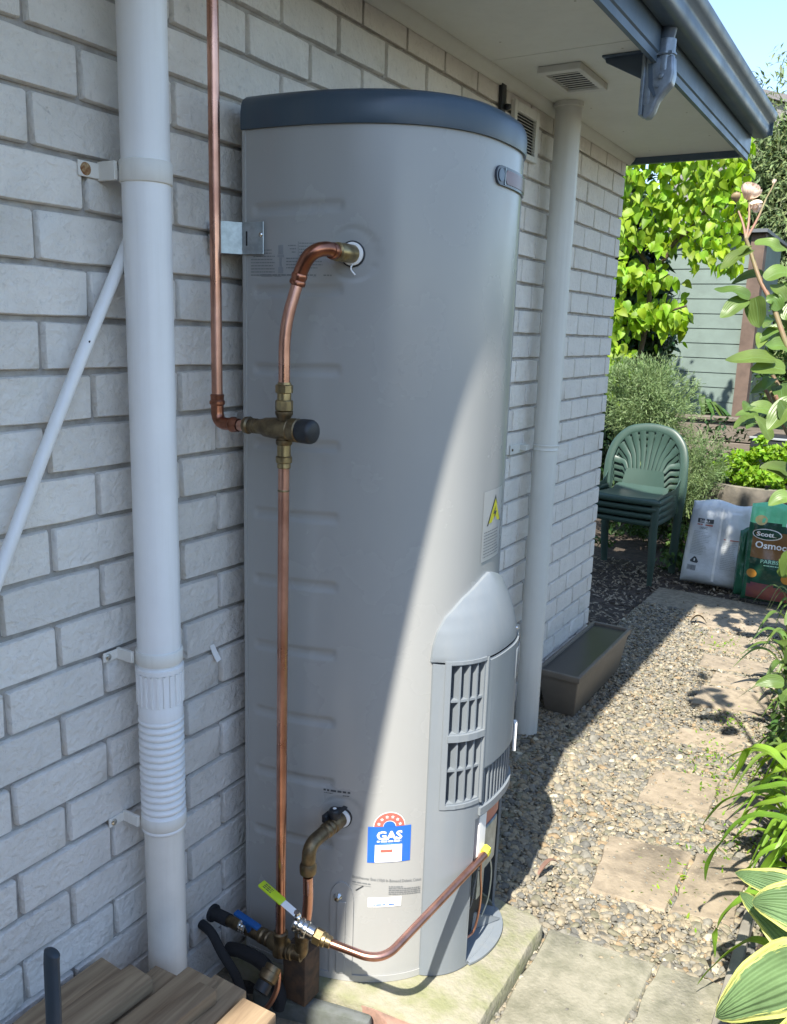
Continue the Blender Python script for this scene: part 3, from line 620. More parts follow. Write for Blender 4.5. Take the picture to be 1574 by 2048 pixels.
# ================================================================== WATER HEATER
xc, yc, rx, ry, nn = -0.0082, 0.6390, 0.4703, 0.3090, 2.5283
th = np.linspace(-np.pi/2, np.pi/2, 4001); cc, ss = np.cos(th), np.sin(th)
PX = xc+rx*np.abs(cc)**(2/nn); PY = yc+ry*np.sign(ss)*np.abs(ss)**(2/nn); mk_ = PX >= .05; PX, PY = PX[mk_], PY[mk_]
SS = np.concatenate([[0], np.cumsum(np.hypot(np.diff(PX), np.diff(PY)))]); SS -= SS[-1]/2; SMAX = SS[-1]
TX = np.gradient(PX, SS); TY = np.gradient(PY, SS); NX, NY = TY, -TX; nl = np.hypot(NX, NY); NX /= nl; NY /= nl
def ts(s_, z, o=0):
    x = np.interp(s_, SS, PX)+np.interp(s_, SS, NX)*o; y = np.interp(s_, SS, PY)+np.interp(s_, SS, NY)*o
    return (float(x), float(y), float(z))
Z0, Z1 = -.06, 1.741
heater = thing('water_heater', 'tall silver-grey outdoor gas hot water cylinder with a dark blue cap', 'water heater', (.25, .64, Z0))
s1 = np.linspace(-SMAX, -.34, 84); s2 = np.linspace(-.34, SMAX, 120)[1:]; sg = np.concatenate([s1, s2])
zg = np.linspace(Z0, Z1, 420)
ribz = [1.590, 1.438, 1.288, 1.140, .996, .853, .707, .556, .416, .270]
def smst(x): x = np.clip(x, 0, 1); return x*x*(3-2*x)
SG, ZG = np.meshgrid(sg, zg); O = np.zeros_like(SG)
for rz in ribz:
    zz = rz + (SG+.46)*0.03
    a = smst((SG+.566)/.016)*smst((-.362-SG)/.016)
    d = np.clip(1-np.abs(ZG-zz)/.013, 0, 1); O += -.0042*a*smst(d*1.5)
O += .0006*np.sin(SG*9+ZG*3.1)*np.sin(ZG*4.7+1)          # slight oil-canning
# round recess rings at the two sockets
for cs, cz in ((-.349, 1.506), (-.349, .342)):
    rr_ = np.hypot(SG-cs, ZG-cz); O += -.0022*np.exp(-((rr_-.046)/.0025)**2) - .0012*smst((.046-rr_)/.004)
X_ = np.interp(SG, SS, PX)+np.interp(SG, SS, NX)*O; Y_ = np.interp(SG, SS, PY)+np.interp(SG, SS, NY)*O
V = np.stack([X_, Y_, ZG], -1).reshape(-1, 3); nS = len(sg); nZ = len(zg)
ii, jj = np.meshgrid(np.arange(nZ-1), np.arange(nS-1), indexing='ij'); q = (ii*nS+jj).ravel(); F = np.stack([q, q+1, q+nS+1, q+nS], 1)
me = bpy.data.meshes.new('body'); me.from_pydata(V.tolist(), [], F.tolist()); me.update(); body = link('body', me, TANK, heater, smooth=180)
B_ = MB(); pl, pr = ts(-SMAX, 0), ts(SMAX, 0); B_.box(.048, .0499, pl[1], pr[1], Z0, Z1); B_.build('back_panel', TANK, heater, smooth=None)
# cap
def ring(o, z, n=100): return [ts(-SMAX+2*SMAX*i/(n-1), z, o) for i in range(n)]
CP_ = MB(); prof = [(.000, 1.733), (.0055, 1.733), (.0065, 1.739), (.0065, 1.763), (.0045, 1.776), (-.001, 1.787), (-.012, 1.7945), (-.035, 1.798), (-.07, 1.800)]
n = 120; vs = []
for o_, z in prof:
    for i in range(n):
        s_ = -SMAX+2*SMAX*i/(n-1); p = ts(s_, z, o_ if o_ > -.02 else o_)
        vs.append((max(p[0], .046-(o_ if o_ > 0 else 0)), p[1], p[2]))
fs = [(a*n+i, a*n+i+1, (a+1)*n+i+1, (a+1)*n+i) for a in range(len(prof)-1) for i in range(n-1)]+[(a*n+n-1, a*n, (a+1)*n, (a+1)*n+n-1) for a in range(len(prof)-1)]+[tuple((len(prof)-1)*n+i for i in range(n))]
CP_.add(vs, fs); CP_.build('cap', CAP, heater, smooth=55)
# seam line under cap, base band
def band(name, o, z0, z1, m_, s0=-SMAX, s1=SMAX, n=100, parent=None, th_=.002):
    B = MB(); B.add([ts(s0+(s1-s0)*i/(n-1), z, oo) for z, oo in ((z0, o-th_), (z0, o), (z1, o), (z1, o-th_)) for i in range(n)], [(a*n+i, a*n+i+1, (a+1)*n+i+1, (a+1)*n+i) for a in range(3) for i in range(n-1)]+[(0, n, 2*n, 3*n), (n-1, 4*n-1, 3*n-1, 2*n-1)])
    return B.build(name, m_, parent or heater, smooth=40)
band('base_rim', .0025, Z0, Z0+.016, TANK)
# vertical panel seam (folded edge) left of the shroud and at the back corner
def vstrip(name, s0, s1, z0, z1, o, m_, parent=None, n=2): 
    B = MB(); B.box(s0, s1, z0, z1, -.003, o, fn=lambda a, b, c: ts(a, b, c)); return B.build(name, m_, parent or heater, smooth=None, bev=.0004, segs=1)
vstrip('seam', .026+.11, .026+.125, Z0, 1.733, .0015, TANK)
vstrip('seam', -SMAX, -SMAX+.008, Z0, 1.733, .0018, TANK)
# strap panel at the lower left with a screw
def patch(name, outline, o, m_, parent=None, sub=6):
    """raised plate following the tank: outline in (s,z) as a list of columns (s, zlow, zhigh)"""
    B = MB(); n = len(outline); top = [ts(s_, z1_, o) for s_, z0_, z1_ in outline]; bot = [ts(s_, z0_, o) for s_, z0_, z1_ in outline]
    tb = [ts(s_, z1_, -.001) for s_, z0_, z1_ in outline]; bb = [ts(s_, z0_, -.001) for s_, z0_, z1_ in outline]
    vs = bot+top+bb+tb
    fs = [(i, i+1, n+i+1, n+i) for i in range(n-1)]+[(2*n+i, i, i+1, 2*n+i+1)[::-1] for i in range(n-1)]+[(n+i, n+i+1, 3*n+i+1, 3*n+i) for i in range(n-1)]+[(0, n, 3*n, 2*n), (n-1, 3*n-1, 4*n-1, 2*n-1)]
    B.add(vs, fs); return B.build(name, m_, parent or heater, smooth=30)
ol = []
for i in range(17):
    t = -1+2*i/16; s_ = -.343+.026*t; ol.append((s_, -.05, .142+.045*math.sqrt(max(0, 1-t*t))))
sp = patch('access_strap', ol, .0028, TANK)
vstrip('strap_edge', -.353, -.334, -.04, .14, .0055, TANK)
B_ = MB(); p0 = ts(-.352, .150, .002); p1 = ts(-.352, .150, .03); B_.lathe(p0, p1, [(0, .0105), (.002, .010), (.004, .0085), (.008, .006), (.011, .005), (.012, .0)], 20); B_.build('bolt', CHROME, heater)
# sockets
for cs, cz in ((-.349, 1.506), (-.349, .342)):
    B_ = MB(); p0 = ts(cs, cz, -.004); p1 = ts(cs, cz, .05); B_.lathe(p0, p1, [(0, .024), (.006, .024), (.0065, .022), (.0045, .0215)], 32); B_.build('socket_seal', BLACKP, heater)
    B_ = MB(); B_.lathe(ts(cs, cz, 0), p1, [(0, .021), (.0055, .021), (.0065, .019)], 32); B_.build('socket_bush', WHITEP, heater)
P = MB(); P.tube(spline([ts(-.347, 1.487, .009), ts(-.349, 1.478, .012), ts(-.342, 1.468, .008)], 5), .0016, 8); P.build('cable_tail', WHITEP, heater)

# ---- shroud (burner cover)
SC, HW = .0175, .1795
arch = [(.857, 0.), (.852, .022), (.842, .052), (.822, .105), (.79, .152), (.76, .172), (.73, .181), (.691, .185)]
def hw(z):
    if z <= .691: return HW
    zs = [a[0] for a in arch][::-1]; ws = [a[1] for a in arch][::-1]; return float(np.interp(z, zs, ws))
def soff_(s_, z):
    u = min(1, abs(s_-SC)/HW); full = .006+.052*(1-u**3.2)
    if z > .70:       # dome: falls back to the tank towards the arch
        w_ = max(hw(z), 1e-4); v = min(1, abs(s_-SC)/w_); k = (z-.70)/(.857-.70)
        edge = .006; full = edge+.052*(1-min(1, v)**(3.0-1.6*k))*max(0, 1-k**1.5)**.85
    if z < .36: full *= 1-.10*min(1, (.36-z)/.3)
    return full
def sh(s_, z, o=0): return ts(s_, z, soff_(s_, z)+o)
# dome
B_ = MB(); nz_, ns_ = 34, 40; vs = []
for i in range(nz_+1):
    t = i/nz_; z = .697+(.857-.697)*(1-(1-t)**1.6)
    for j in range(ns_+1): u = -1+2*j/ns_; vs.append(sh(SC+u*hw(z), z))
B_.add(vs, [(i*(ns_+1)+j, i*(ns_+1)+j+1, (i+1)*(ns_+1)+j+1, (i+1)*(ns_+1)+j) for i in range(nz_) for j in range(ns_)])
# skirt closing the dome edge to the tank
n = ns_+1; rows = [(.697+(.857-.697)*(1-(1-i/nz_)**1.6)) for i in range(nz_+1)]
for sgn in (-1, 1):
    B_.add([ts(SC+sgn*hw(z), z, soff_(SC+sgn*hw(z), z)) for z in rows]+[ts(SC+sgn*hw(z), z, -.002) for z in rows], [(i, i+1, nz_+1+i+1, nz_+1+i) for i in range(nz_)])
shroud_dome = B_.build('burner_cover', SHROUD, heater, smooth=70)
# lower shell with openings
holes = [(-.133, -.066, .535, .690), (-.133, -.066, .372, .518), (-.060, .105, .345, .432), (-.068, .140, -.050, .318)]
sb = sorted(set([SC-HW, SC+HW]+[h[0] for h in holes]+[h[1] for h in holes])); zb = sorted(set([Z0+.002, .693]+[h[2] for h in holes]+[h[3] for h in holes]))
def sub(a, step):
    out = []
    for p, q_ in zip(a[:-1], a[1:]):
        k = max(1, int(math.ceil((q_-p)/step))); out += [p+(q_-p)*i/k for i in range(k)]
    return out+[a[-1]]
sb, zb = sub(sb, .012), sub(zb, .03)
B_ = MB(); idx = {}
for i, z in enumerate(zb):
    for j, s_ in enumerate(sb): idx[i, j] = len(idx)
vs = [sh(s_, z) for z in zb for s_ in sb]; fs = []
for i in range(len(zb)-1):
    for j in range(len(sb)-1):
        cz, cs = (zb[i]+zb[i+1])/2, (sb[j]+sb[j+1])/2
        if any(h[0] < cs < h[1] and h[2] < cz < h[3] for h in holes): continue
        fs.append((idx[i, j], idx[i, j+1], idx[i+1, j+1], idx[i+1, j]))
B_.add(vs, fs)
def sbox(B, s0, s1, z0, z1, o0, o1, step=.02):
    k = max(1, int(math.ceil((s1-s0)/step)))
    for i in range(k):
        a, b = s0+(s1-s0)*i/k, s0+(s1-s0)*(i+1)/k
        B.add([sh(a, z0, o0), sh(b, z0, o0), sh(b, z0, o1), sh(a, z0, o1), sh(a, z1, o0), sh(b, z1, o0), sh(b, z1, o1), sh(a, z1, o1)],
              [(3, 2, 6, 7), (0, 3, 2, 1), (4, 5, 6, 7), (0, 1, 5, 4)]+([(0, 4, 7, 3)] if i == 0 else [])+([(1, 2, 6, 5)] if i == k-1 else []))
# rims of the openings (wall thickness)
for h in holes:
    d = -.028 if h[3] != .318 else -.006
    for (a, b, c, e) in ((h[0]-.0015, h[0]+.0005, h[2], h[3]), (h[1]-.0005, h[1]+.0015, h[2], h[3])): sbox(B_, a, b, c, e, d, -.0002)
    sbox(B_, h[0], h[1], h[2]-.0015, h[2]+.0005, d, -.0002); sbox(B_, h[0], h[1], h[3]-.0005, h[3]+.0015, d, -.0002)
for sgn in (-1, 1):
    B_.add([ts(SC+sgn*HW, z, soff_(SC+sgn*HW, z)) for z in zb]+[ts(SC+sgn*HW, z, -.002) for z in zb], [(i, i+1, len(zb)+i+1, len(zb)+i) for i in range(len(zb)-1)])
shell = B_.build('cover_shell', SHROUD, heater, smooth=40)
# raised frame round the vent and the front plate
B_ = MB(); sbox(B_, -.144, -.135, .360, .700, 0, .0035); sbox(B_, -.135, -.060, .6925, .700, 0, .0035); sbox(B_, -.135, -.066, .360, .369, 0, .0035); B_.build('vent_frame', SHROUD, shell, smooth=40)
B_ = MB(); sbox(B_, -.0635, -.0605, .36, .700, 0, .006); sbox(B_, -.060, SC+HW-.02, .440, .690, .0005, .0045, .012); B_.build('front_plate', SHROUD, shell, smooth=40, bev=.0)
B_ = MB(); sbox(B_, -.137, -.064, .519, .534, -.02, .0065); B_.build('vent_bar', SHROUD, shell, smooth=40)
BACK = mat('vent_back', (.16, .175, .185), rough=.5)
for h in holes[:3]:
    B_ = MB(); sbox(B_, h[0], h[1], h[2], h[3], -.030, -.026); B_.build('vent_back', BACK, shell, smooth=40)
for (z0, z1, cross) in ((.536, .689, .607), (.373, .517, .447)):
    for s_ in (-.1165, -.0995, -.0825):
        B_ = MB(); sbox(B_, s_-.0013, s_+.0013, z0, z1, -.026, -.0008); B_.build('vent_fin', SHROUD, shell, smooth=None)
    B_ = MB(); sbox(B_, -.132, -.067, cross, cross+.005, -.026, -.002); B_.build('vent_fin', SHROUD, shell, smooth=40)
    for s_ in (-.112, -.095):
        for zz in ((z0+.02, cross-.012), (cross+.018, z1-.03)):
            B_ = MB(); sbox(B_, s_-.0025, s_+.0028, zz[0], zz[1], -.0255, -.0245); B_.build('vent_slot', WHITEP, shell, smooth=None)
for i in range(11):
    s_ = -.050+i*.0150; B_ = MB(); sbox(B_, s_-.002, s_+.002, .346, .431, -.026, .0005); B_.build('vent_fin', SHROUD, shell, smooth=None)
B_ = MB(); sbox(B_, -.062, .125, .326, .3445, -.001, .006, .012); B_.build('lower_lip', SHROUD, shell, smooth=40)
B_ = MB(); sbox(B_, .10, .118, .40, .47, .006, .014, .01); B_.build('side_clip', WHITEP, shell, smooth=None, bev=.001)
# badge on the front plate (raised emblem, letters as the photo shows)
B_ = MB(); sbox(B_, .066, .105, .600, .672, .0045, .0065, .01); bd = B_.build('emblem', SHROUD, shell, smooth=30, bev=.001)
mapped_text('1Ω', lambda u, v, o: sh(u, v, o), .070, .640, .018, .028, SHROUD, 'emblem_mark', shell, off=.0085, bold=.02)
mapped_text('CR', lambda u, v, o: sh(u, v, o), .070, .612, .018, .028, SHROUD, 'emblem_mark', shell, off=.0085, bold=.02)
B_ = MB(); B_.lathe(sh(.085, .715, 0), sh(.085, .715, .02), [(0, .004), (.003, .003)]); B_.build('screw', CHROME, shell)
# burner cavity
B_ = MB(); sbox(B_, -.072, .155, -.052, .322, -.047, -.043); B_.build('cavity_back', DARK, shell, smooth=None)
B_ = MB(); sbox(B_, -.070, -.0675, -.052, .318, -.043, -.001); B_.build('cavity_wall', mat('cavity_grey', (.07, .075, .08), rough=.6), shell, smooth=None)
gv = MB(); sbox(gv, -.046, -.018, .20, .312, -.040, -.006); gvo = gv.build('gas_control', WHITEP, heater, smooth=None, bev=.002)
gv = MB(); sbox(gv, -.0175, .055, .150, .262, -.04, -.010); gv.build('valve_block', STEEL, heater, smooth=None, bev=.003)
gv = MB(); sbox(gv, -.0175, .07, .264, .314, -.04, -.014); gv.build('warning_plate', REDINK, heater, smooth=None)
gv = MB(); sbox(gv, .0, .035, .06, .149, -.04, -.025); gv.build('pilot_bracket', STEEL, heater, smooth=None, bev=.001)
gv = MB(); gv.tube(spline([sh(-.018, .175, -.012), sh(-.018, .14, -.010), sh(-.014, .10, -.008), sh(-.012, .05, -.010), sh(-.025, .0, -.014), sh(-.045, -.015, -.025)], 6), .0028, 10); gv.build('pilot_tube', COPPER, heater)
gv = MB(); gv.tube(spline([sh(-.03, .17, -.012), sh(-.04, .12, -.012), sh(-.044, .08, -.014), sh(-.052, .05, -.025)], 6), .002, 8); gv.build('pilot_wire', GREYINK, heater)
gv = MB(); gv.tube(spline([sh(.05, .15, -.02), sh(.06, .10, -.015), sh(.058, .03, -.018), sh(.05, -.02, -.03)], 6), .0022, 8); gv.build('thermocouple', STEEL, heater)
# lowered access flap at the base
B_ = MB(); vs = []; n = 14
for i in range(n+1):
    s_ = -.062+(.19)*i/n; t = (i/n-.5)*2; vs += [sh(s_, -.045, -.05), sh(s_, -.050, .0), sh(s_, -.053, .006+.016*(1-t*t))]
for i in range(n+1):
    s_ = -.062+(.19)*i/n; t = (i/n-.5)*2; vs += [sh(s_, -.045-.008, -.05), sh(s_, -.058, .0), sh(s_, -.0585, .006+.016*(1-t*t))]
fs = []
for i in range(n):
    for k in range(2): fs.append((i*3+k, i*3+k+1, i*3+k+4, i*3+k+3)); fs.append(tuple((n+1)*3+x for x in (i*3+k, i*3+k+3, i*3+k+4, i*3+k+1)))
    fs.append((i*3+2, i*3+5, (n+1)*3+i*3+5, (n+1)*3+i*3+2))
B_.add(vs, fs); B_.build('flap', SHROUD, heater, smooth=30)
B_ = MB(); B_.add([sh(.02, -.045, -.045), sh(.09, -.047, .01), sh(.02, .005, -.05)], [(0, 1, 2)]); B_.add([sh(.024, -.045, -.045), sh(.094, -.047, .01), sh(.024, .005, -.05)], [(0, 2, 1)]); B_.build('flap_gusset', SHROUD, heater, smooth=None)

# ---- labels printed on the tank
tf_ = lambda u, v, o: ts(u, v, o)
def plate(name, s0, s1, z0, z1, m_, o=.0008, parent=None, slope=0):
    B = MB(); k = max(2, int((s1-s0)/.008)); vs = [ts(s0+(s1-s0)*i/k, z+slope*(s0+(s1-s0)*i/k-s0), o) for z in (z0, z1) for i in range(k+1)]
    B.add(vs, [(i, i+1, k+1+i+1, k+1+i) for i in range(k)]); return B.build(name, m_, parent or heater, smooth=180)
gl = plate('gas_label', -.290, -.196, .240, .326, BLUEINK, .0010)
plate('label_panel', -.274, -.215, .241, .283, WHITEINK, .0016, gl)
mapped_text('GAS', tf_, -.243, .296, .020, .056, WHITEINK, 'lettering', gl, off=.0018, bold=.035, align='C')
D_ = MB(); dashes(D_, tf_, -.270, -.217, .2895, .0042, .0018, fill=.9); D_.build('small_print', WHITEINK, gl, smooth=None)
D_ = MB(); dashes(D_, tf_, -.264, -.222, .2850, .0016, .0018); D_.build('small_print', mat('light_blue_print', (.15, .45, .75), rough=.5), gl, smooth=None)
B_ = MB(); n = 24
def halfring(B, cs, cz, r0, r1, o):
    vs = [ts(cs+r*math.cos(math.pi*i/n), cz+r*math.sin(math.pi*i/n), o) for r in (r0, r1) for i in range(n+1)]; B.add(vs, [(i, i+1, n+2+i, n+1+i) for i in range(n)])
halfring(B_, -.244, .3265, .0, .0345, .0010); B_.build('label_arch', WHITEINK, gl, smooth=180)
B_ = MB(); halfring(B_, -.244, .3265, .0145, .033, .0016); B_.build('label_ring', REDINK, gl, smooth=180)
B_ = MB(); halfring(B_, -.244, .3265, .0, .013, .0016); B_.build('label_arch', BLUEINK, gl, smooth=180)
D_ = MB()
for a in (14, 44, 74, 104, 134, 164):
    c_, z_ = -.244+.0238*math.cos(R(a)), .3265+.0238*math.sin(R(a)); pts = [ts(c_+(.0042 if k % 2 == 0 else .002)*math.sin(k*math.pi/5), z_+(.0042 if k % 2 == 0 else .002)*math.cos(k*math.pi/5), .0020) for k in range(10)]; D_.add(pts, [tuple(range(10))])
D_.build('star', WHITEINK, gl, smooth=None)
plate('label_pill', -.262, -.236, .265, .272, REDINK, .0021, gl)
D_ = MB()
for z in (.275, .2695, .264, .2585): dashes(D_, tf_, -.233, -.221, z, .0016, .0021)
dashes(D_, tf_, -.262, -.222, .252, .002, .0021); D_.build('small_print', GREYINK, gl, smooth=None)
slp = -.115
tfs = lambda u, v, o: ts(u, v+slp*(u+.321), o)
mapped_text('Bnsttheuver Enei (10)0 In Bxmeod Delenic Coiust', tfs, -.321, .2005, .0075, .155, GREYINK, 'lettering', heater, off=.0008)
D_ = MB(); dashes(D_, tfs, -.321, -.28, .190, .003); dashes(D_, tfs, -.321, -.28, .185, .001)
for z in (.188, .1835, .179, .1745, .170): dashes(D_, tfs, -.241, -.168 if z < .185 else -.21, z, .0026)
D_.build('small_print', GREYINK, heater, smooth=None)
B_ = MB(); B_.add([ts(-.314, .171, .001), ts(-.312, .169, .001), ts(-.296, .181, .001), ts(-.298, .183, .001)], [(0, 1, 2, 3)]); B_.build('pen_mark', INK, heater, smooth=None)
st = plate('sticker', -.286, -.212, .130, .154, WHITEINK, .0009)
mapped_text("RALEGEN N' 3NG OGENS", tf_, -.249, .143, .0052, .062, GREYINK, 'lettering', st, off=.0015, align='C', bold=.01)
D_ = MB(); dashes(D_, tf_, -.274, -.246, .1345, .0036, .0015); dashes(D_, tf_, -.240, -.224, .1345, .0036, .0015); D_.build('small_print', BLUEINK, st, smooth=None)
D_ = MB(); dashes(D_, tf_, -.389, -.330, .4005, .0052); dashes(D_, tf_, -.388, -.368, .3955, .0015); dashes(D_, tf_, -.346, -.332, .3935, .002); D_.build('small_print', INK, heater, smooth=None)
# instructions at the upper left
D_ = MB(); random.seed(3)
for k in range(9): dashes(D_, tf_, -.566+(.006 if k < 3 else 0), -.508+random.uniform(-.012, .0), 1.512-k*.0058, .0022)
for k in range(4): dashes(D_, tf_, -.484, -.398+random.uniform(-.02, 0), 1.4965-k*.0058, .0022)
for k in range(6): dashes(D_, tf_, -.456, -.425, 1.524-k*.0055, .002)
for k in range(3): dashes(D_, tf_, -.480+k*.004, -.463, 1.520-k*.006, .002)
dashes(D_, tf_, -.543, -.420, 1.4655, .003); dashes(D_, tf_, -.405, -.388, 1.4655, .003)
for a, b in ((-.541, -.516), (-.510, -.42)): D_.add([ts(a, 1.4635, .0008), ts(b, 1.4635, .0008), ts(b, 1.4642, .0008), ts(a, 1.4642, .0008)], [(0, 1, 2, 3)])
D_.box(-.4585, -.458, 1.495, 1.528, .0005, .0008, fn=lambda a, b, c: ts(a, b, c))
D_.build('instruction_text', GREYINK, heater, smooth=None)
B_ = MB()
for z0_, z1_, a in ((1.505, 1.522, .0055), (1.4995, 1.504, .0075), (1.482, 1.499, .0025), (1.470, 1.4815, .0055)): B_.box(-.4965-a, -.4965+a, z0_, z1_, .0005, .0008, fn=lambda p, q_, c: ts(p, q_, c))
B_.build('valve_diagram', mat('diagram_ink', (.24, .25, .255), rough=.6), heater, smooth=None)
# electrical warning sticker on the front, name badge near the top
ws = plate('warning_sticker', -.020, .085, .885, 1.040, mat('clear_label', (.40, .405, .39), rough=.3), .0008)
B_ = MB(); B_.add([ts(.000, .962, .0014), ts(.080, .962, .0014), ts(.040, 1.028, .0014)], [(0, 1, 2)]); B_.build('warning_triangle', INK, ws, smooth=None)
B_ = MB(); B_.add([ts(.008, .967, .0018), ts(.072, .967, .0018), ts(.040, 1.019, .0018)], [(0, 1, 2)]); B_.build('triangle_fill', mat('warning_yellow', (.65, .60, .03), rough=.4), ws, smooth=None)
B_ = MB(); B_.add([ts(u, v, .0022) for u, v in ((.044, 1.003), (.030, .985), (.040, .985), (.034, .970), (.050, .990), (.040, .990))], [(0, 1, 2, 5), (5, 2, 3, 4)]); B_.build('bolt_mark', INK, ws, smooth=None)
D_ = MB()
for k in range(9): dashes(D_, tf_, -.012, .085-random.uniform(0, .03), .948-k*.0068, .0026, .0014)
D_.build('small_print', GREYINK, ws, smooth=None)
def pill(s0, s1, z0, z1, o, m_, name, parent):
    B = MB(); r = (z1-z0)/2; n = 24; cz = (z0+z1)/2; pts = []
    for i in range(n+1): a = math.pi/2+math.pi*i/n; pts.append((s0+r+r*math.cos(a), cz+r*math.sin(a)))
    for i in range(n+1): a = -math.pi/2+math.pi*i/n; pts.append((s1-r+r*math.cos(a), cz+r*math.sin(a)))
    cols = {}
    xs_ = sorted(set(round(p[0], 5) for p in pts)); xs_ = sorted(set(xs_+[round(x, 5) for x in np.linspace(s0+r, s1-r, 12)]))
    def half(x):
        d = 0
        if x < s0+r: d = x-(s0+r)
        if x > s1-r: d = x-(s1-r)
        return math.sqrt(max(0, r*r-d*d))
    n = len(xs_); vs = [ts(x, cz-half(x), o) for x in xs_]+[ts(x, cz+half(x), o) for x in xs_]+[ts(x, cz-half(x), 0) for x in xs_]+[ts(x, cz+half(x), 0) for x in xs_]
    B.add(vs, [(i, i+1, n+i+1, n+i) for i in range(n-1)]+[(2*n+i, i, i+1, 2*n+i+1) for i in range(n-1)]+[(n+i, 3*n+i, 3*n+i+1, n+i+1) for i in range(n-1)])
    return B.build(name, m_, parent, smooth=40)
bg_ = pill(-.048, .165, 1.654, 1.690, .005, mat('badge_dark', (.04, .05, .07), rough=.25), 'badge', heater)
pill(-.012, .155, 1.659, 1.685, .006, mat('badge_red', (.11, .035, .045), rough=.3), 'badge_panel', bg_)
B_ = MB(); halfr = [ts(-.030+.012*math.cos(a), 1.672+.012*math.sin(a), .0065) for a in np.linspace(0, 6.283, 25)[:-1]]; B_.add(halfr, [tuple(range(24))]); B_.build('badge_dot', mat('badge_blue', (.08, .12, .17), rough=.3), bg_, smooth=None)
B_ = MB(); B_.box(-.0155, -.0135, 1.6560, 1.688, .005, .0068, fn=lambda a, b, c: ts(a, b, c)); B_.build('badge_line', STEEL, bg_, smooth=None)

# ================================================================== BRACKET
br = thing('strap_bracket', 'galvanised steel strap holding the water heater to the wall', 'bracket', (.0, .31, 1.5))
bz0, bz1 = 1.505, 1.565
B_ = MB(); t = .0018
pA = [(.012, .282), (.030, .290), (.0545, .3255), (.105, .3275)]
pB = [(x-.001, y-t) for x, y in pA]
n = 4; B_.add([(x, y, bz0) for x, y in pA]+[(x, y, bz0) for x, y in pB]+[(x, y, bz1) for x, y in pA]+[(x, y, bz1) for x, y in pB], [(4+i, 5+i, 13+i, 12+i) for i in range(3)]+[(i, 8+i, 9+i, i+1) for i in range(3)]+[(i, i+1, i+5, i+4) for i in range(3)]+[(8+i, 12+i, 13+i, 9+i) for i in range(3)]+[(0, 4, 12, 8), (3, 11, 15, 7)])
bo = B_.build('plate', STEEL, br, smooth=30, bev=.0004, segs=1)
B_ = MB(); B_.box(.063, .0665, .3235, .3255, 1.521, 1.548); B_.build('slot', DARK, bo, smooth=None)
B_ = MB(); B_.lathe((.018, .283, 1.535), (.018, .26, 1.535), [(0, .008), (.004, .008), (.005, .006), (.009, .006), (.010, .003)], 12, hexn=6); B_.build('bolt', STEEL, br)
B_ = MB(); B_.lathe((.099, .326, 1.541), (.099, .30, 1.541), [(0, .005), (.002, .0048), (.004, .003)], 16); B_.build('screw', CHROME, br)
B_ = MB(); B_.lathe((.0, .30, 1.535), (.02, .284, 1.535), [(0, .004), (.028, .004)], 12); B_.build('anchor', STEEL, br)

# ================================================================== COPPER AND BRASS
def nut(B, p0, p1, r, hexn=8, L_=None):
    p0 = Vector(p0); p1 = Vector(p1); L_ = (p1-p0).length; B.lathe(p0, p1, [(0, r*.88), (L_*.1, r), (L_*.9, r), (L_, r*.88)], hexn=hexn)
HY = .245
# wall pipe with elbow
wp = thing('copper_pipe', 'vertical copper pipe fixed beside the white downpipe and turning to the mixing valve', 'pipe', (.057, HY, 1.2))
P = MB(); P.lathe((.057, HY, 1.225), (.057, HY, 2.144), [(0, .0106), (.919, .0106)], 24); P.build('pipe', COPPER, wp)
ep = fillet([(.057, HY, 1.232), (.057, HY, 1.182), (.112, HY, 1.182)], .045, 10)
P = MB(); P.tube(ep, .0124, 20); P.lathe((.057, HY, 1.216), (.057, HY, 1.3), [(0, .0126), (.003, .0150), (.008, .0150), (.011, .0128), (.020, .0135), (.022, .0120)], 24)
P.lathe((.092, HY, 1.182), (.2, HY, 1.182), [(0, .0126), (.003, .0150), (.009, .0150), (.013, .0130), (.02, .0125)], 24); P.build('elbow', mat('dark_copper', (.42, .18, .115), rough=.3, metal=1, col2=(.26, .11, .07), vscale=30), wp)
P = MB(); P.lathe((.105, HY, 1.182), (.3, HY, 1.182), [(0, .0106), (.04, .0106)], 20); P.build('pipe', COPPER, wp)
# mixing valve
vx, vz = .222, 1.184
tvv = thing('mixing_valve', 'brass tempering valve with a black cap joining three copper pipes', 'valve', (vx, HY, vz-.05))
P = MB(); P.lathe((.128, HY, vz), (.3, HY, vz), [(0, .012), (.002, .016), (.010, .0168), (.013, .0135), (.017, .0145), (.020, .0135), (.023, .0145), (.026, .0135), (.029, .0145), (.032, .0135), (.045, .0155), (.050, .018), (.075, .020), (.108, .020), (.110, .0185), (.112, .022), (.128, .022), (.130, .020)], 28); P.build('body', BRONZE, tvv)
P = MB(); P.lathe((vx, HY, vz-.03), (vx, HY, 2), [(0, .0135), (.003, .0155), (.009, .0155), (.012, .0125), (.05, .0125), (.055, .015), (.058, .0165), (.063, .0165)], 24); P.build('cross_body', BRONZE, tvv)
P = MB(); nut(P, (vx, HY, vz+.033), (vx, HY, vz+.054), .0165, 10); nut(P, (vx, HY, vz+.066), (vx, HY, vz+.082), .0163, 8); P.build('nut', BRASS, tvv)
P = MB(); P.lathe((vx, HY, vz+.05), (vx, HY, 2), [(0, .013), (.018, .013), (.03, .0125), (.036, .012)], 24); P.build('sleeve', BRASS, tvv)
P = MB(); P.lathe((vx, HY, vz-.028), (vx, HY, -1), [(0, .0125), (.022, .0130), (.024, .0155), (.034, .0155), (.036, .0125), (.044, .013), (.046, .0105)], 24); P.build('sleeve', BRASS, tvv)
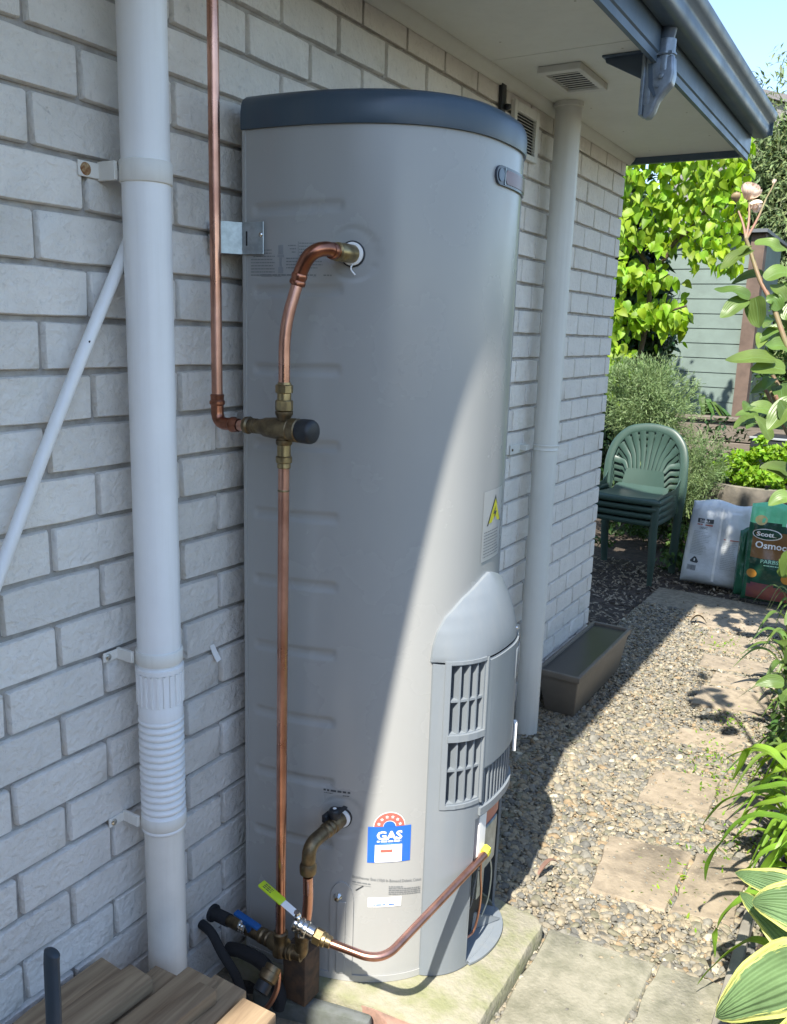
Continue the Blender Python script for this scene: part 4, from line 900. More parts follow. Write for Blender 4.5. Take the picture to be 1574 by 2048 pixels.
P = MB(); P.lathe((.2585, HY, vz), (.4, HY, vz), [(0, .0205), (.006, .0225), (.026, .0225), (.031, .020), (.033, .015)], 24); P.build('knob', BLACKP, tvv, smooth=45)
# riser to the hot outlet
rp = thing('copper_pipe', 'bent copper pipe rising from the mixing valve to the upper socket of the heater', 'pipe', (vx, HY, 1.28))
pts = fillet([(vx, HY, vz+.08), (vx, HY, 1.368), (.239, .268, 1.462)], .07, 10)
P = MB(); P.tube(pts, .0106, 20); P.build('pipe', COPPER, rp)
a0 = Vector((.240, .262, 1.448)); a1 = Vector((.262, .286, 1.502)); a2 = Vector((.287, .318, 1.507))
hi = Vector(ts(-.349, 1.506, .004)); hn = Vector((0, -1, -.01)).normalized(); ho = hi+hn*.060
P = MB(); ep = spline([(.2345, .2655, 1.446), (.243, .2665, 1.470), (.256, .269, 1.492), (.270, .277, 1.504), (.281, .293, 1.508), tuple(ho+hn*.002), tuple(ho-hn*.010)], 5); P.tube(ep, .0130, 20)
d0 = (Vector(ep[1])-Vector(ep[0])).normalized(); P.lathe(Vector(ep[0])-d0*.003, Vector(ep[0])+d0, [(0, .0125), (.002, .0150), (.007, .0150), (.010, .0135), (.018, .0150), (.022, .0132)], 24)
P.lathe(ho+hn*.008, hi, [(0, .0135), (.003, .0152), (.008, .0152), (.012, .0135)], 24); P.build('elbow', MATS['dark_copper'], rp)
P = MB(); P.lathe(ho-hn*.002, hi, [(0, .0125), (.006, .0125), (.008, .0165), (.014, .0172), (.018, .014), (.024, .0165), (.032, .0172), (.044, .0165), (.058, .0165), (.060, .014)], 26); P.build('brass_adaptor', BRASS, rp)
# long lower riser
lp = thing('copper_pipe', 'long straight copper pipe hanging below the mixing valve down to the brass fittings', 'pipe', (vx, HY, .1))
P = MB(); P.lathe((.2185, HY, .105), (vx, HY, vz-.06), [(0, .0106), (vz-.06-.105, .0106)], 24); P.build('pipe', COPPER, lp)
P = MB(); P.lathe((.2215, HY, 1.066), (vx, HY, 2), [(0, .0107), (.001, .0113), (.003, .0113), (.004, .0107)], 24); P.build('mark', BRASS, lp)
# cold inlet assembly
ci = thing('inlet_valve', 'dull brass elbow with a black lever at the lower socket of the heater', 'valve', (.29, .3, .2))
li = Vector(ts(-.349, .342, .004)); ln = Vector((-.03, -1, -.06)).normalized(); e0 = li+ln*.02; e1 = li+ln*.10
P = MB(); P.lathe(li, e1, [(0, .0165), (.012, .0175), (.030, .0175), (.032, .0150), (.036, .0165), (.040, .0165), (.043, .0148), (.047, .0165), (.052, .0165), (.055, .0145), (.062, .0150)], 26)
ep = fillet([tuple(li+ln*.05), tuple(e1+ln*.006), tuple(e1+ln*.010+Vector((0, 0, -.05)))], .045, 10); P.tube(ep, .0145, 22)
eb = e1+ln*.010+Vector((0, 0, -.05)); P.lathe(eb+Vector((0, 0, .012)), eb+Vector((0, 0, -1)), [(0, .0150), (.006, .0175), (.020, .0175), (.024, .0165), (.026, .013)], 26); P.build('body', BRONZE, ci)
kz = li+ln*.022; P = MB(); P.lathe(kz+Vector((0, 0, .014)), kz+Vector((0, 0, 1)), [(0, .012), (.004, .013), (.018, .013), (.022, .010)], 12); P.box(-.006, .006, -.012, .03, .008, .020, fn=lambda x, y, z: (kz.x+x+.012+y*.35, kz.y+y*.3, kz.z+.020+z*.5+max(y, 0)*.55)); P.box(-.02, -.008, -.02, .005, -.01, .008, fn=lambda x, y, z: (kz.x+x, kz.y+y, kz.z+.016+z)); P.build('lever', BLACKP, ci, bev=.002, segs=1)
P = MB(); P.lathe(kz+Vector((0, 0, .0362)), kz+Vector((0, 0, 1)), [(0, .004), (.0006, .0035)], 12); P.build('lever_dot', WHITEP, ci)
# copper from elbow down to the tee
cpp = thing('copper_pipe', 'short bent copper pipe below the dull brass elbow of the lower socket', 'pipe', (eb.x, eb.y, .1))
low = Vector((.262, .262, .105)); P = MB(); P.tube(fillet([tuple(eb+Vector((0, 0, -.02))), (eb.x, eb.y+.002, .195), (low.x+.006, low.y, .12), tuple(low)], .05, 8), .0106, 20); P.build('pipe', COPPER, cpp)
# brass cluster: wall pipe -> blue ball valve -> tee -> elbow
bc = thing('brass_manifold', 'cluster of dull brass tees at the foot of the copper pipes with a blue lever', 'manifold', (.2, .25, 0))
ty_, tz_ = .250, .078
P = MB(); P.lathe((.055, .264, .060), (.2, ty_, tz_), [(0, .0125), (.02, .0125), (.022, .0135), (.040, .0135)], 20); P.build('wall_pipe', BRONZE, bc)
P = MB(); P.lathe((.001, .270, .053), (.06, .264, .060), [(0, .020), (.004, .020), (.006, .0145), (.056, .0145)], 20); P.build('lagging', LAG, bc)
P = MB(); P.lathe((.095, .262, .067), (.2, ty_, tz_), [(0, .0135), (.002, .0155), (.006, .0155), (.008, .013), (.010, .0155), (.014, .0155), (.016, .013), (.018, .0155), (.024, .0155)], 24); P.build('valve_ring', CHROME, bc)
P = MB(); P.lathe((.120, .260, .069), (.2, ty_, tz_), [(0, .0145), (.030, .0150), (.034, .0135), (.038, .0165), (.046, .0165), (.050, .0135), (.055, .0165), (.063, .0165), (.066, .014), (.075, .018), (.110, .018)], 24); P.build('tee', BRONZE, bc)
P = MB(); P.lathe((.2185, HY, .062), (.2185, HY, 1), [(0, .017), (.02, .0175), (.024, .015), (.040, .0135), (.044, .0155), (.052, .0155), (.055, .012)], 24); P.build('tee', BRONZE, bc)
P = MB(); P.lathe((.228, .248, .072), (.3, .262, .075), [(0, .014), (.004, .0165), (.009, .0165), (.011, .014), (.013, .0165), (.018, .0165), (.020, .014), (.04, .0145)], 24); P.tube(fillet([(.24, .25, .073), (.264, .258, .073), (.264, .262, .125)], .03, 8), .0145, 20); P.lathe((.264, .262, .108), (.264, .262, 1), [(0, .0150), (.003, .0172), (.012, .0172), (.014, .013)], 24); P.build('elbow', BRONZE, bc)
P = MB(); P.box(-.028, .034, -.008, .008, -.0035, .0035, fn=lambda x, y, z: (.132+x, .235+y+x*.1, .108-z+(-.30*x if x < 0 else -.25*x)+.006)); P.lathe((.128, .252, .07), (.130, .238, .105), [(0, .006), (.035, .006), (.037, .009), (.044, .008)], 16); P.build('lever', BLUEP, bc, bev=.0025, segs=2)
P = MB(); P.lathe((.218, .225, .045), (.214, .14, -.02), [(0, .018), (.012, .018), (.013, .021), (.03, .021), (.031, .017), (.033, .016)], 24); P.build('drain_port', BRONZE, bc)
P = MB(); P.lathe((.2165, .198, .024), (.214, .14, -.02), [(0, .017), (.02, .017), (.022, .014)], 24); P.build('port_cap', BLACKP, bc)
P = MB(); P.tube(spline([(.002, .233, .048), (.04, .225, .046), (.08, .215, .02), (.12, .215, -.02), (.14, .22, -.08)], 6), .0105, 14); tag(P.build('hose', LAG), 'black flexible hose coming out of the wall below the lagged pipe', 'hose')
P = MB(); P.tube(spline([(.222, .235, .03), (.225, .225, -.01), (.21, .205, -.05), (.17, .185, -.072), (.10, .165, -.082), (.03, .15, -.085)], 6), .006, 12); tag(P.build('drain_tube', COPPER), 'thin copper drain tube curving away under the brass fittings', 'pipe')
P = MB(); P.tube(spline([(.05, .27, -.02), (.10, .262, .00), (.16, .262, -.005), (.20, .262, -.05), (.20, .265, -.095)], 6), .015, 14); tag(P.build('lagged_pipe', LAG), 'thick black lagged pipe looping beneath the brass fittings', 'pipe')
B_ = MB(); B_.box(.205, .265, .270, .325, -.07, .055); tag(B_.build('support_block', mat('rusty_block', (.10, .06, .035), rough=.9, col2=(.05, .035, .025), vscale=40), bev=.003), 'dark brown block standing under the brass elbow against the heater', 'block')
# gas line with yellow lever valve
gp_ = thing('gas_pipe', 'copper gas pipe with brass valve and yellow lever sweeping to the burner', 'gas pipe', (.4, .25, .1))
gend = Vector(sh(-.033, .212, .004))
g0 = Vector((.276, .195, .207)); g1 = Vector((.327, .203, .190))
pk = Vector((.478, .232, .170)); pts = [Vector((.368, .212, .178))]+fillet([(.375, .214, .177), tuple(pk), tuple(gend)], .085, 16)
P = MB(); P.tube(pts, .0085, 20); P.build('pipe', COPPER, gp_)
dg = (Vector(pts[1])-g1).normalized()
P = MB(); nut(P, Vector((.336, .205, .187)), Vector((.353, .209, .182)), .0165, 6); P.lathe((.353, .209, .182), (.40, .222, .170), [(0, .0145), (.006, .0145), (.008, .0125), (.018, .0120), (.020, .009)], 20); P.build('nut', BRASS, gp_)
P = MB(); P.lathe((.292, .197, .202), (.345, .207, .185), [(0, .013), (.003, .016), (.008, .016), (.010, .013), (.013, .0165), (.018, .0165), (.020, .013), (.024, .0165), (.030, .0165), (.032, .0145), (.046, .0145)], 24); P.lathe((.30, .199, .20), (.30, .193, .24), [(0, .008), (.022, .008), (.024, .0065), (.030, .0065)], 14); P.lathe((.31, .20, .197), (.312, .19, .16), [(0, .007), (.020, .007)], 14); P.build('valve_body', CHROME, gp_)
def lever(x, y, z): return (.300-x*.93, .193+y-.0*x, .226+z+x*.13+x*.2)
P = MB(); P.box(0, .036, -.0085, .0085, -.001, .0015, fn=lever); P.build('lever_shank', WHITEP, gp_, bev=.0008, segs=1)
P = MB(); P.box(.036, .098, -.0105, .0105, -.002, .003, fn=lever); lv = P.build('lever', YELLOW, gp_, bev=.0024, segs=2)
D_ = MB()
for k in range(3): dashes(D_, lambda u, v, o: lever(.088-u, v, .0034), .0, .022, -.006+k*.0045, .0026)
D_.build('lever_print', INK, lv, smooth=None)
P = MB(); nut(P, gend+Vector((-.004, .0, .0)), gend+Vector((-.004, .02, .004)), .013, 6); P.build('yellow_tape', mat('yellow_tape', (.65, .60, .05), rough=.6), gp_)

# ================================================================== SLAB, TILES, PLANKS
def rough_slab(name, poly, z0, z1, m_, jit=.004, bev=.008, sub=6, parent=None):
    P = MB(); q = []
    for i in range(len(poly)):
        a, b = poly[i], poly[(i+1) % len(poly)]
        for t in range(sub): q.append((a[0]+(b[0]-a[0])*t/sub+random.uniform(-jit, jit), a[1]+(b[1]-a[1])*t/sub+random.uniform(-jit, jit)))
    P.prism(q, z0, z1); return P.build(name, m_, parent, bev=bev, smooth=40)
tag(rough_slab('concrete_slab', [(.02, .29), (.30, .335), (.57, .365), (.604, .40), (.604, .70), (.602, .80), (.575, .825), (.50, .83), (.42, .84), (.38, .96), (.02, .96)], -.16, -.0615, CONC, jit=.002, bev=.012), 'mossy cream concrete slab under the water heater', 'slab')
tag(rough_slab('kerb_stone', [(.14, .245), (.40, .315), (.395, .345), (.12, .280)], -.14, -.075, mat('kerb', (.12, .13, .125), rough=.9, col2=(.07, .08, .06), vscale=20, bump=.5, bscale=80), jit=.002, sub=4), 'dark grey concrete kerb in front of the heater base', 'kerb')
tag(rough_slab('terracotta_tile', [(.28, .345), (.40, .345), (.56, .295), (.58, .345), (.45, .385), (.36, .385)], -.13, -.068, TILE, jit=.003, sub=4, bev=.004), 'worn terracotta tile edging between kerb and mossy slab', 'tile')
tag(rough_slab('terracotta_tile', [(.41, .335), (.54, .255), (.66, .26), (.62, .33), (.56, .29)], -.14, -.082, TILE, jit=.003, sub=4, bev=.004), 'pale pinkish tile at the bottom edge in front of the mossy slab', 'tile')
B_ = MB(); vs = []; n = 22
for i in range(n+1):
    for j in range(n+1):
        x, y = .0+.62*i/n, -.55+.85*j/n; vs.append((x, y, -.125+.012*math.sin(x*23+y*9)*math.cos(y*31)+random.uniform(-.005, .005)))
B_.add(vs, [(i*(n+1)+j, (i+1)*(n+1)+j, (i+1)*(n+1)+j+1, i*(n+1)+j+1) for i in range(n) for j in range(n)]); o = B_.build('soil_patch', mat('dark_soil', (.035, .032, .028), rough=1, col2=(.02, .02, .018), vscale=30, bump=1, bscale=60, bdist=.01), smooth=180, kind='structure')  # patch is darker than the surrounding garden soil
# timber planks: bearer blocks + boards (far end at the given y)
bl = MB(); bl.box(.02, .50, -.22, -.12, -.12, .085); tag(bl.build('timber_bearer', WOOD, bev=.003), 'thick timber bearer under the near ends of the stacked boards', 'timber')
boards = [  # x0,x1, yfar, ztop, thick, rotation, label
 (.018, .098, -.052, .168, .034, 0.00, 'long brown board lying against the wall under the others'),
 (.102, .172, .005, .150, .032, 0.02, 'brown board second from the wall ending at the downpipe'),
 (.092, .158, -.050, .187, .030, -.06, 'pale board stacked on top beside the wall board'),
 (.172, .250, .022, .168, .030, -.03, 'wide board with split end in front of the downpipe'),
 (.222, .300, .048, .155, .034, 0.03, 'reddish-ended board reaching furthest towards the brass fittings'),
 (.232, .275, -.01, .187, .028, -.05, 'narrow weathered strip lying on the wide split board'),
 (.305, .382, .026, .163, .040, 0.02, 'sunlit pale board with clean sawn end'),
 (.398, .470, .033, .145, .036, 0.05, 'sunlit board at the right edge of the timber pile')]
for x0, x1, yf, zt, tk, rot, lab in boards:
    P = MB(); cx = (x0+x1)/2; hwd = (x1-x0)/2; L_ = .62; n = 6; vs = []
    
    nb2 = 8; ja = [random.uniform(-.0022, .0022) for _ in range(40)]
    for a_ in range(nb2+1):
        t_ = a_/nb2; yy_ = -L_*(1-t_); w0 = .0035*math.sin(3*t_+x0*40)
        P.v += [(-hwd+ja[a_]+w0, yy_, -tk+ja[a_+9]), (hwd+ja[a_+18]+w0, yy_+(ja[3]*2 if a_ == nb2 else 0), -tk), (hwd+ja[a_+18]+w0, yy_+(ja[3]*2 if a_ == nb2 else 0), ja[a_+27]), (-hwd+ja[a_]+w0, yy_, ja[a_+28])]
    for a_ in range(nb2):
        q_ = a_*4; P.f += [(q_+k_, q_+(k_+1) % 4, q_+4+(k_+1) % 4, q_+4+k_) for k_ in range(4)]
    P.f += [(3, 2, 1, 0), tuple(nb2*4+k_ for k_ in range(4))]; o = P.build('board', WOOD, bev=.0025, segs=2); tag(o, lab, 'board', 'timber boards stacked beside the wall')
    o.location = (cx, yf, zt); o.rotation_euler = (R(random.uniform(-.4, .4)), R(random.uniform(-1.2, 1.2)), rot)
# tool handle and paper
P = MB(); P.tube(spline([(.262, -.340, .25), (.254, -.328, .36), (.2395, -.316, .440), (.2393, -.313, .462)], 5), [.0145]*13+[.0145, .012, .006], 20, flat=(1.0, .62), up=(1, 0, 0)); P.tube(spline([(.262, -.340, .25), (.285, -.35, .19), (.31, -.37, .185)], 4), .010, 12)
hd = P.build('tool_handle', mat('handle_rubber', (.025, .04, .055), rough=.5)); tag(hd, 'dark blue rubber tool handle standing on the boards at the lower left corner', 'tool')
P = MB(); vs = []; n = 10
for i in range(n+1):
    for j in range(n+1): vs.append((.27+.16*i/n, -.47+.14*j/n+.02*math.sin(i*.5), .232+.014*math.sin(i*.9)*math.cos(j*.7)-.0006*(i-5)**2))
P.add(vs, [(i*(n+1)+j, (i+1)*(n+1)+j, (i+1)*(n+1)+j+1, i*(n+1)+j+1) for i in range(n) for j in range(n)]); tag(P.build('cloth', WHITEP, smooth=180), 'crumpled white cloth on the boards beside the tool handle', 'cloth')

# ================================================================== FASCIA POLE BRACKET
fb = thing('pole_bracket', 'grey metal pole socket bracket hanging from the soffit under the gutter', 'bracket', (.45, 1.54, 2.0))
FM = mat('bracket_paint', (.27, .32, .38), rough=.35, var=.3, vscale=30, metal=.4)
P = MB(); y = 1.54
P.add([(.335, y-.004, 2.1445), (.452, y-.004, 2.1445), (.452, y-.004, 2.070), (.340, y-.004, 2.128), (.335, y+.004, 2.1445), (.452, y+.004, 2.1445), (.452, y+.004, 2.070), (.340, y+.004, 2.128)], [(0, 1, 2, 3), (7, 6, 5, 4), (0, 3, 7, 4), (3, 2, 6, 7), (1, 5, 6, 2), (0, 4, 5, 1)])
P.box(.332, .455, y-.018, y+.018, 2.139, 2.1445); P.build('gusset', mat('bracket_dark', (.07, .10, .14), rough=.4), fb, smooth=None, bev=.001, segs=1)
P = MB(); P.add([(.452, y-.022, 2.215), (.458, y-.022, 2.230), (.462, y-.022, 2.00), (.468, y-.020, 1.985), (.460, y-.018, 1.975), (.452, y-.022, 2.00)], [(0, 1, 2, 5), (5, 2, 3, 4)])
P = MB(); P.box(.450, .4600, y-.026, y+.026, 1.975, 2.215); P.box(.4601, .478, y-.022, y-.017, 2.00, 2.135); P.box(.4601, .478, y+.017, y+.022, 2.00, 2.135)
P.build('channel', FM, fb, bev=.002, segs=2)
P = MB(); P.lathe((.508, y, 2.085), (.508, y, 3), [(0, .0225), (.08, .0235)], 26); P.build('socket_tube', FM, fb, smooth=60)
P = MB(); P.extrude_y([(.4605, 2.118), (.532, 2.122), (.537, 2.075), (.533, 2.050), (.512, 2.028), (.498, 2.010), (.490, 1.985), (.478, 1.968), (.4605, 1.968)], y-.021, y+.021); P.build('socket_body', FM, fb, smooth=40, bev=.006, segs=3)
P = MB(); P.extrude_y([(.466, 2.105), (.478, 2.105), (.484, 2.05), (.495, 2.022), (.489, 2.018), (.472, 2.045)], y-.0225, y-.0212); P.build('recess', MATS['bracket_dark'], fb, smooth=None)
P = MB(); P.lathe((.506, y, 2.125), (.506, y, 3), [(0, .0245), (.001, .0290), (.005, .0290), (.006, .0245), (.030, .0245), (.040, .024), (.041, .022)], 28); P.box(.475, .530, y-.026, y-.020, 2.124, 2.131); P.build('clamp_ring', FM, fb, smooth=40)
P = MB(); P.lathe((.503, y, 2.168), (.520, y-.01, 2.22), [(0, .0225), (.03, .0205), (.045, .0205)], 22); P.build('pole_stub', MATS['bracket_dark'], fb)
P = MB(); P.lathe((.505, y-.024, 2.070), (.505, y-.05, 2.070), [(0, .008), (.004, .008), (.005, .005)], 12, hexn=6); P.lathe((.497, y-.024, 2.045), (.497, y-.05, 2.045), [(0, .004), (.003, .004)], 10); P.build('bolt', FM, fb)

# ================================================================== TROUGH
tr = thing('planter_trough', 'empty brown plastic planter trough with dark saucer lid against the wall', 'planter', (.125, 2.52, -.18))
def frust(B, x0, x1, y0, y1, z0, z1, taper):
    B.add([(x0+taper, y0+taper*2, z0), (x1-taper, y0+taper*2, z0), (x1-taper, y1-taper*2, z0), (x0+taper, y1-taper*2, z0), (x0, y0, z1), (x1, y0, z1), (x1, y1, z1), (x0, y1, z1)], [(3, 2, 1, 0), (4, 5, 6, 7), (0, 1, 5, 4), (1, 2, 6, 5), (2, 3, 7, 6), (3, 0, 4, 7)])
P = MB(); frust(P, .034, .206, 2.17, 2.88, -.18, -.008, .022); P.build('tub', TROUGH, tr, bev=.006, segs=3)
P = MB()
for a, b, c, d in ((.026, .214, 2.16, 2.175), (.026, .214, 2.875, 2.89), (.026, .041, 2.1751, 2.8749), (.199, .214, 2.1751, 2.8749)): P.box(a, b, c, d, -.008, .018)
P.build('rim', TROUGH, tr, bev=.003); P = MB(); P.box(.0411, .1989, 2.1752, 2.8748, -.006, .006); P.build('lid', mat('trough_dark', (.05, .045, .04), rough=.35), tr, smooth=None)

# ================================================================== CHAIRS
def make_chair():
    c = thing('plastic_chair', '', 'chair', (0, 0, 0), 'stacked green plastic garden chairs')
    rim = [(.255, .205, .0), (.262, .20, .20), (.268, .195, .40), (.272, .205, .50), (.268, .225, .60), (.235, .255, .70), (.16, .28, .775), (.07, .29, .80), (0, .292, .805)]
    full = spline(rim+[(-x, y, z) for x, y, z in rim[-2::-1]], 5)
    P = MB(); n = len(full); P.tube(full, [.032-.006*abs(2*i/(n-1)-1)**2 for i in range(n)], 12, flat=(.95, .36), up=(1, 0, 0)); fr = P.build('frame', CHAIRG, c, smooth=60)
    # seat
    P = MB(); nx, ny = 18, 14; vs = []
    for side in (0, 1):
        for j in range(ny+1):
            v = j/ny
            for i in range(nx+1):
                u = -1+2*i/nx; hwid = .245-.055*v; x = u*hwid; y = -.235+.42*v+.02*(1-u*u)*(-1 if v < .2 else 0)
                z = .415-.018*math.sin(math.pi*v)*(1-u*u)-.012*v+(-.028 if j == 0 else 0)+(.03*max(0, v-.85)/.15)-(.010 if abs(u) == 1 else 0)
                vs.append((x, y, z-.006*side))
    o_ = (nx+1)*(ny+1); fs = []
    for j in range(ny):
        for i in range(nx): a = j*(nx+1)+i; fs += [(a, a+1, a+nx+2, a+nx+1), (o_+a+nx+1, o_+a+nx+2, o_+a+1, o_+a)]
    P.add(vs, fs); P.tube(spline([(-.245, .16, .405), (-.258, .0, .40), (-.258, -.18, .395), (-.235, -.245, .392), (0, -.262, .392), (.235, -.245, .392), (.258, -.18, .395), (.258, .0, .40), (.245, .16, .405)], 6), .016, 8, flat=(1.0, .5))
    P.build('seat', CHAIRG, c, smooth=50)
    # lower back band
    P = MB(); vs = []
    for j in range(5):
        for i in range(13):
            u = -1+2*i/12; z = .42+j*.028; w_ = .155+.0*j; vs.append((u*(w_-.02*j/4), .185+.030*(j/4)+.03*(1-u*u)*.6, z))
    P.add(vs, [(j*13+i, j*13+i+1, (j+1)*13+i+1, (j+1)*13+i) for j in range(4) for i in range(12)]); P.add([(x, y+.006, z) for x, y, z in vs], [(j*13+i, (j+1)*13+i, (j+1)*13+i+1, j*13+i+1) for j in range(4) for i in range(12)]); P.build('back_band', CHAIRG, c, smooth=60)
    for k in range(-5, 6):
        u = k/5; tx_ = .245*math.sin(u*1.25); tz = .80-.17*abs(u)**2.4-.0*abs(u)
        if abs(k) == 5: tx_ = .258*(1 if k > 0 else -1); tz = .60
        p0 = Vector((u*.135, .215+.018*(1-u*u), .525)); p3 = Vector((tx_, .285-.045*abs(u), tz-.015)); p1 = p0.lerp(p3, .33)+Vector((-u*.012, .012, .02)); p2 = p0.lerp(p3, .66)+Vector((-u*.008, .012, .01))
        P = MB(); Q = spline([p0, p1, p2, p3], 4); P.tube(Q, [.0108+.0125*i/(len(Q)-1) for i in range(len(Q))], 8, flat=(.20, 1.0), up=(0, 1, 0)); P.build('back_slat', CHAIRG, c, smooth=60)
    for sx in (-1, 1):
        P = MB(); n = 6
        for i in range(n): pass
        A = [(sx*.232, -.225, .40), (sx*.245, -.240, .2), (sx*.258, -.255, 0)]
        P.tube(spline(A, 4), [.030-.0014*i for i in range(9)], 8, flat=(.9, .35), up=(sx*1, 0, 0)); P.tube(spline([(x-sx*.018, y+.02, z) for x, y, z in A], 4), [.024-.001*i for i in range(9)], 8, flat=(.35, .8), up=(sx*1, 0, 0)); P.build('leg', CHAIRG, c, smooth=60)
        # wide side panel between rim and seat (arm support)
        P = MB(); P.add([(sx*.250, -.235, .41), (sx*.262, .16, .41), (sx*.266, .19, .50), (sx*.262, .10, .445), (sx*.256, -.1, .435), (sx*.244, -.235, .41), (sx*.256, .16, .41), (sx*.260, .19, .50), (sx*.256, .10, .445), (sx*.250, -.1, .435)], [(0, 1, 2, 3, 4), (9, 8, 7, 6, 5), (0, 4, 9, 5), (4, 3, 8, 9), (3, 2, 7, 8)]); P.build('side_panel', CHAIRG, c, smooth=None)
    return c
ch = make_chair()
labs = ['bottom green plastic chair of the stack, standing on the soil', 'second green plastic chair from the bottom of the stack', 'third green plastic chair up the stack, just under the top one', 'topmost green plastic chair of the stack by the house corner, back fully seen']
for i in range(4):
    o = ch if i == 3 else copy_tree(ch)
    o['label'] = labs[i]; o.location = (-.305+.002*i, 4.64-.012*i, -.195+.047*i); o.rotation_euler = (0, 0, R(-6+.6*i)); o.scale = (.96, .9, 1.03)

# ================================================================== BAGS
def bag(name, W_, H_, D_, loc, rotz, tilt, m_, seed, taper=.06, bands=None):
    rr = random.Random(seed); ph = [rr.uniform(0, 6) for _ in range(8)]
    Mx = Matrix.Translation(loc)@Matrix.Rotation(rotz, 4, 'Z')@Matrix.Rotation(tilt, 4, 'X')
    def half(u, v):         # thickness profile, v 0..1 from bottom
        e = max(0, 1-abs(u)**4)**.6*max(0, 1-abs(2*v-1)**7)**.5
        bulge = (1.15-.55*v); return D_/2*e*bulge+.006*math.sin(7*u+ph[0]+5*v)*e+.004*math.sin(17*v+ph[1]+3*u)*e+.003*math.sin(23*u*v+ph[2])*e
    def P_(u, v, side, off=0):
        w_ = W_/2*(1-taper*v+.03*math.sin(3.1*v+ph[3])); x = u*w_+.012*v*math.sin(ph[4]); z = H_*v+.012*math.sin(4*u+ph[5])*(v > .9)
        return tuple(Mx@Vector((x, -side*(half(u, v)+off), z)))
    P = MB(); nu, nv = 36, 44; vs = []
    for side in (1, -1): vs += [P_(-1+2*i/nu, j/nv, side) for j in range(nv+1) for i in range(nu+1)]
    o_ = (nu+1)*(nv+1); fs = []
    for j in range(nv):
        for i in range(nu): a = j*(nu+1)+i; fs += [(a, a+1, a+nu+2, a+nu+1), (o_+a+nu+1, o_+a+nu+2, o_+a+1, o_+a)]
    P.add(vs, fs); ob = P.build(name, m_, None, smooth=180); me = ob.data
    if bands:
        for _, mm in bands: me.materials.append(mm)
        for p in me.polygons:
            q_ = p.index//2; j = q_//nu; i = q_ % nu; v = (j+.5)/nv; u = -1+2*(i+.5)/nu
            for k, (cond, _) in enumerate(bands):
                if cond(u, v): p.material_index = k+1
    return ob, (lambda u, v, off: P_(u/(W_/2), v/H_, 1, off))
FILM = mat('white_film', (.60, .63, .65), rough=.32, var=.06, vscale=9, bump=.6, bscale=16, bdist=.012)
wb, wf = bag('white_sack', .40, .55, .20, (.250, 4.66, -.195), R(-2), R(-7), FILM, 4)
tag(wb, 'white plastic sack of garden product leaning beside the green chairs', 'sack')
P = MB()
for k in range(9): P.add([wf(.012+.016*0, .04+k*.052, .005), wf(.026, .04+k*.052, .006), wf(.026, .04+(k+1)*.052, .006), wf(.012, .04+(k+1)*.052, .005)], [(0, 1, 2, 3)])
P.build('seam', WHITEP, wb, smooth=180)
P = MB(); P.add([wf(-.135, .405, .003), wf(-.10, .405, .003), wf(-.065, .405, .003), wf(-.030, .405, .003), wf(-.030, .432, .003), wf(-.065, .432, .003), wf(-.10, .432, .003), wf(-.135, .432, .003)], [(0, 1, 6, 7), (1, 2, 5, 6), (2, 3, 4, 5)]); P.build('title_bar', INK, wb, smooth=180)
mapped_text('ZULAALAT', wf, -.0825, .411, .014, .078, WHITEINK, 'lettering', wb, off=.0050, align='C', bold=.015)
P = MB(); dashes(P, wf, -.135, -.112, .389, .008, .003); P.build('print', REDINK, wb, smooth=None)
P = MB(); P.add([wf(-.108, .388, .003), wf(-.07, .388, .003), wf(-.032, .388, .003), wf(-.032, .397, .003), wf(-.07, .397, .003), wf(-.108, .397, .003)], [(0, 1, 4, 5), (1, 2, 3, 4)]); P.build('print', REDINK, wb, smooth=None)
mapped_text('LAENIC', wf, -.088, .366, .015, .05, GREYINK, 'lettering', wb, off=.003, align='C', bold=.01)
P = MB(); random.seed(5)
for k in range(15): dashes(P, wf, -.148, -.035-random.uniform(0, .035), .345-k*.0105, .0042, .003, fill=.7)
for k in range(16): dashes(P, wf, .050, .150-random.uniform(0, .03), .300-k*.0115, .0042, .003, fill=.7)
P.build('small_print', mat('faint_ink', (.34, .37, .38), rough=.6), wb, smooth=None)
P = MB(); P.add([wf(.05, .314, .003), wf(.10, .314, .003), wf(.145, .314, .003), wf(.145, .320, .003), wf(.10, .320, .003), wf(.05, .320, .003)], [(0, 1, 4, 5), (1, 2, 3, 4)]); P.build('print', REDINK, wb, smooth=None)
P = MB(); P.add([wf(a, b, .003) for a, b in ((-.135, .145), (-.115, .142), (-.090, .142), (-.083, .152), (-.103, .180), (-.115, .182), (-.138, .154))], [tuple(range(7))]); P.build('hazard_mark', INK, wb, smooth=None)
P = MB(); P.add([wf(-.113, .152, .005), wf(-.107, .152, .005), wf(-.106, .168, .005), wf(-.114, .168, .005)], [(0, 1, 2, 3)]); P.build('hazard_mark', WHITEINK, wb, smooth=None)
P = MB(); x = -.150
while x < -.092: wdt = random.choice([.0012, .002, .003]); P.add([wf(x, .092, .003), wf(x+wdt, .092, .003), wf(x+wdt, .126, .003), wf(x, .126, .003)], [(0, 1, 2, 3)]); x += wdt+random.choice([.001, .0018])
P.build('barcode', GREYINK, wb, smooth=None)
GFILM = mat('green_film', (.02, .11, .06), rough=.22, bump=.6, bscale=18, bdist=.010)
BFILM = mat('brown_film', (.20, .10, .035), rough=.25, bump=.6, bscale=18, bdist=.010)
MINT = mat('mint_film', (.16, .62, .33), rough=.3, bump=.6, bscale=18, bdist=.010)
DGF = mat('deep_green_film', (.012, .055, .035), rough=.2, bump=.6, bscale=18, bdist=.010)
RDF = mat('tomato_print', (.22, .07, .05), rough=.3, col2=(.16, .05, .07), vscale=16)
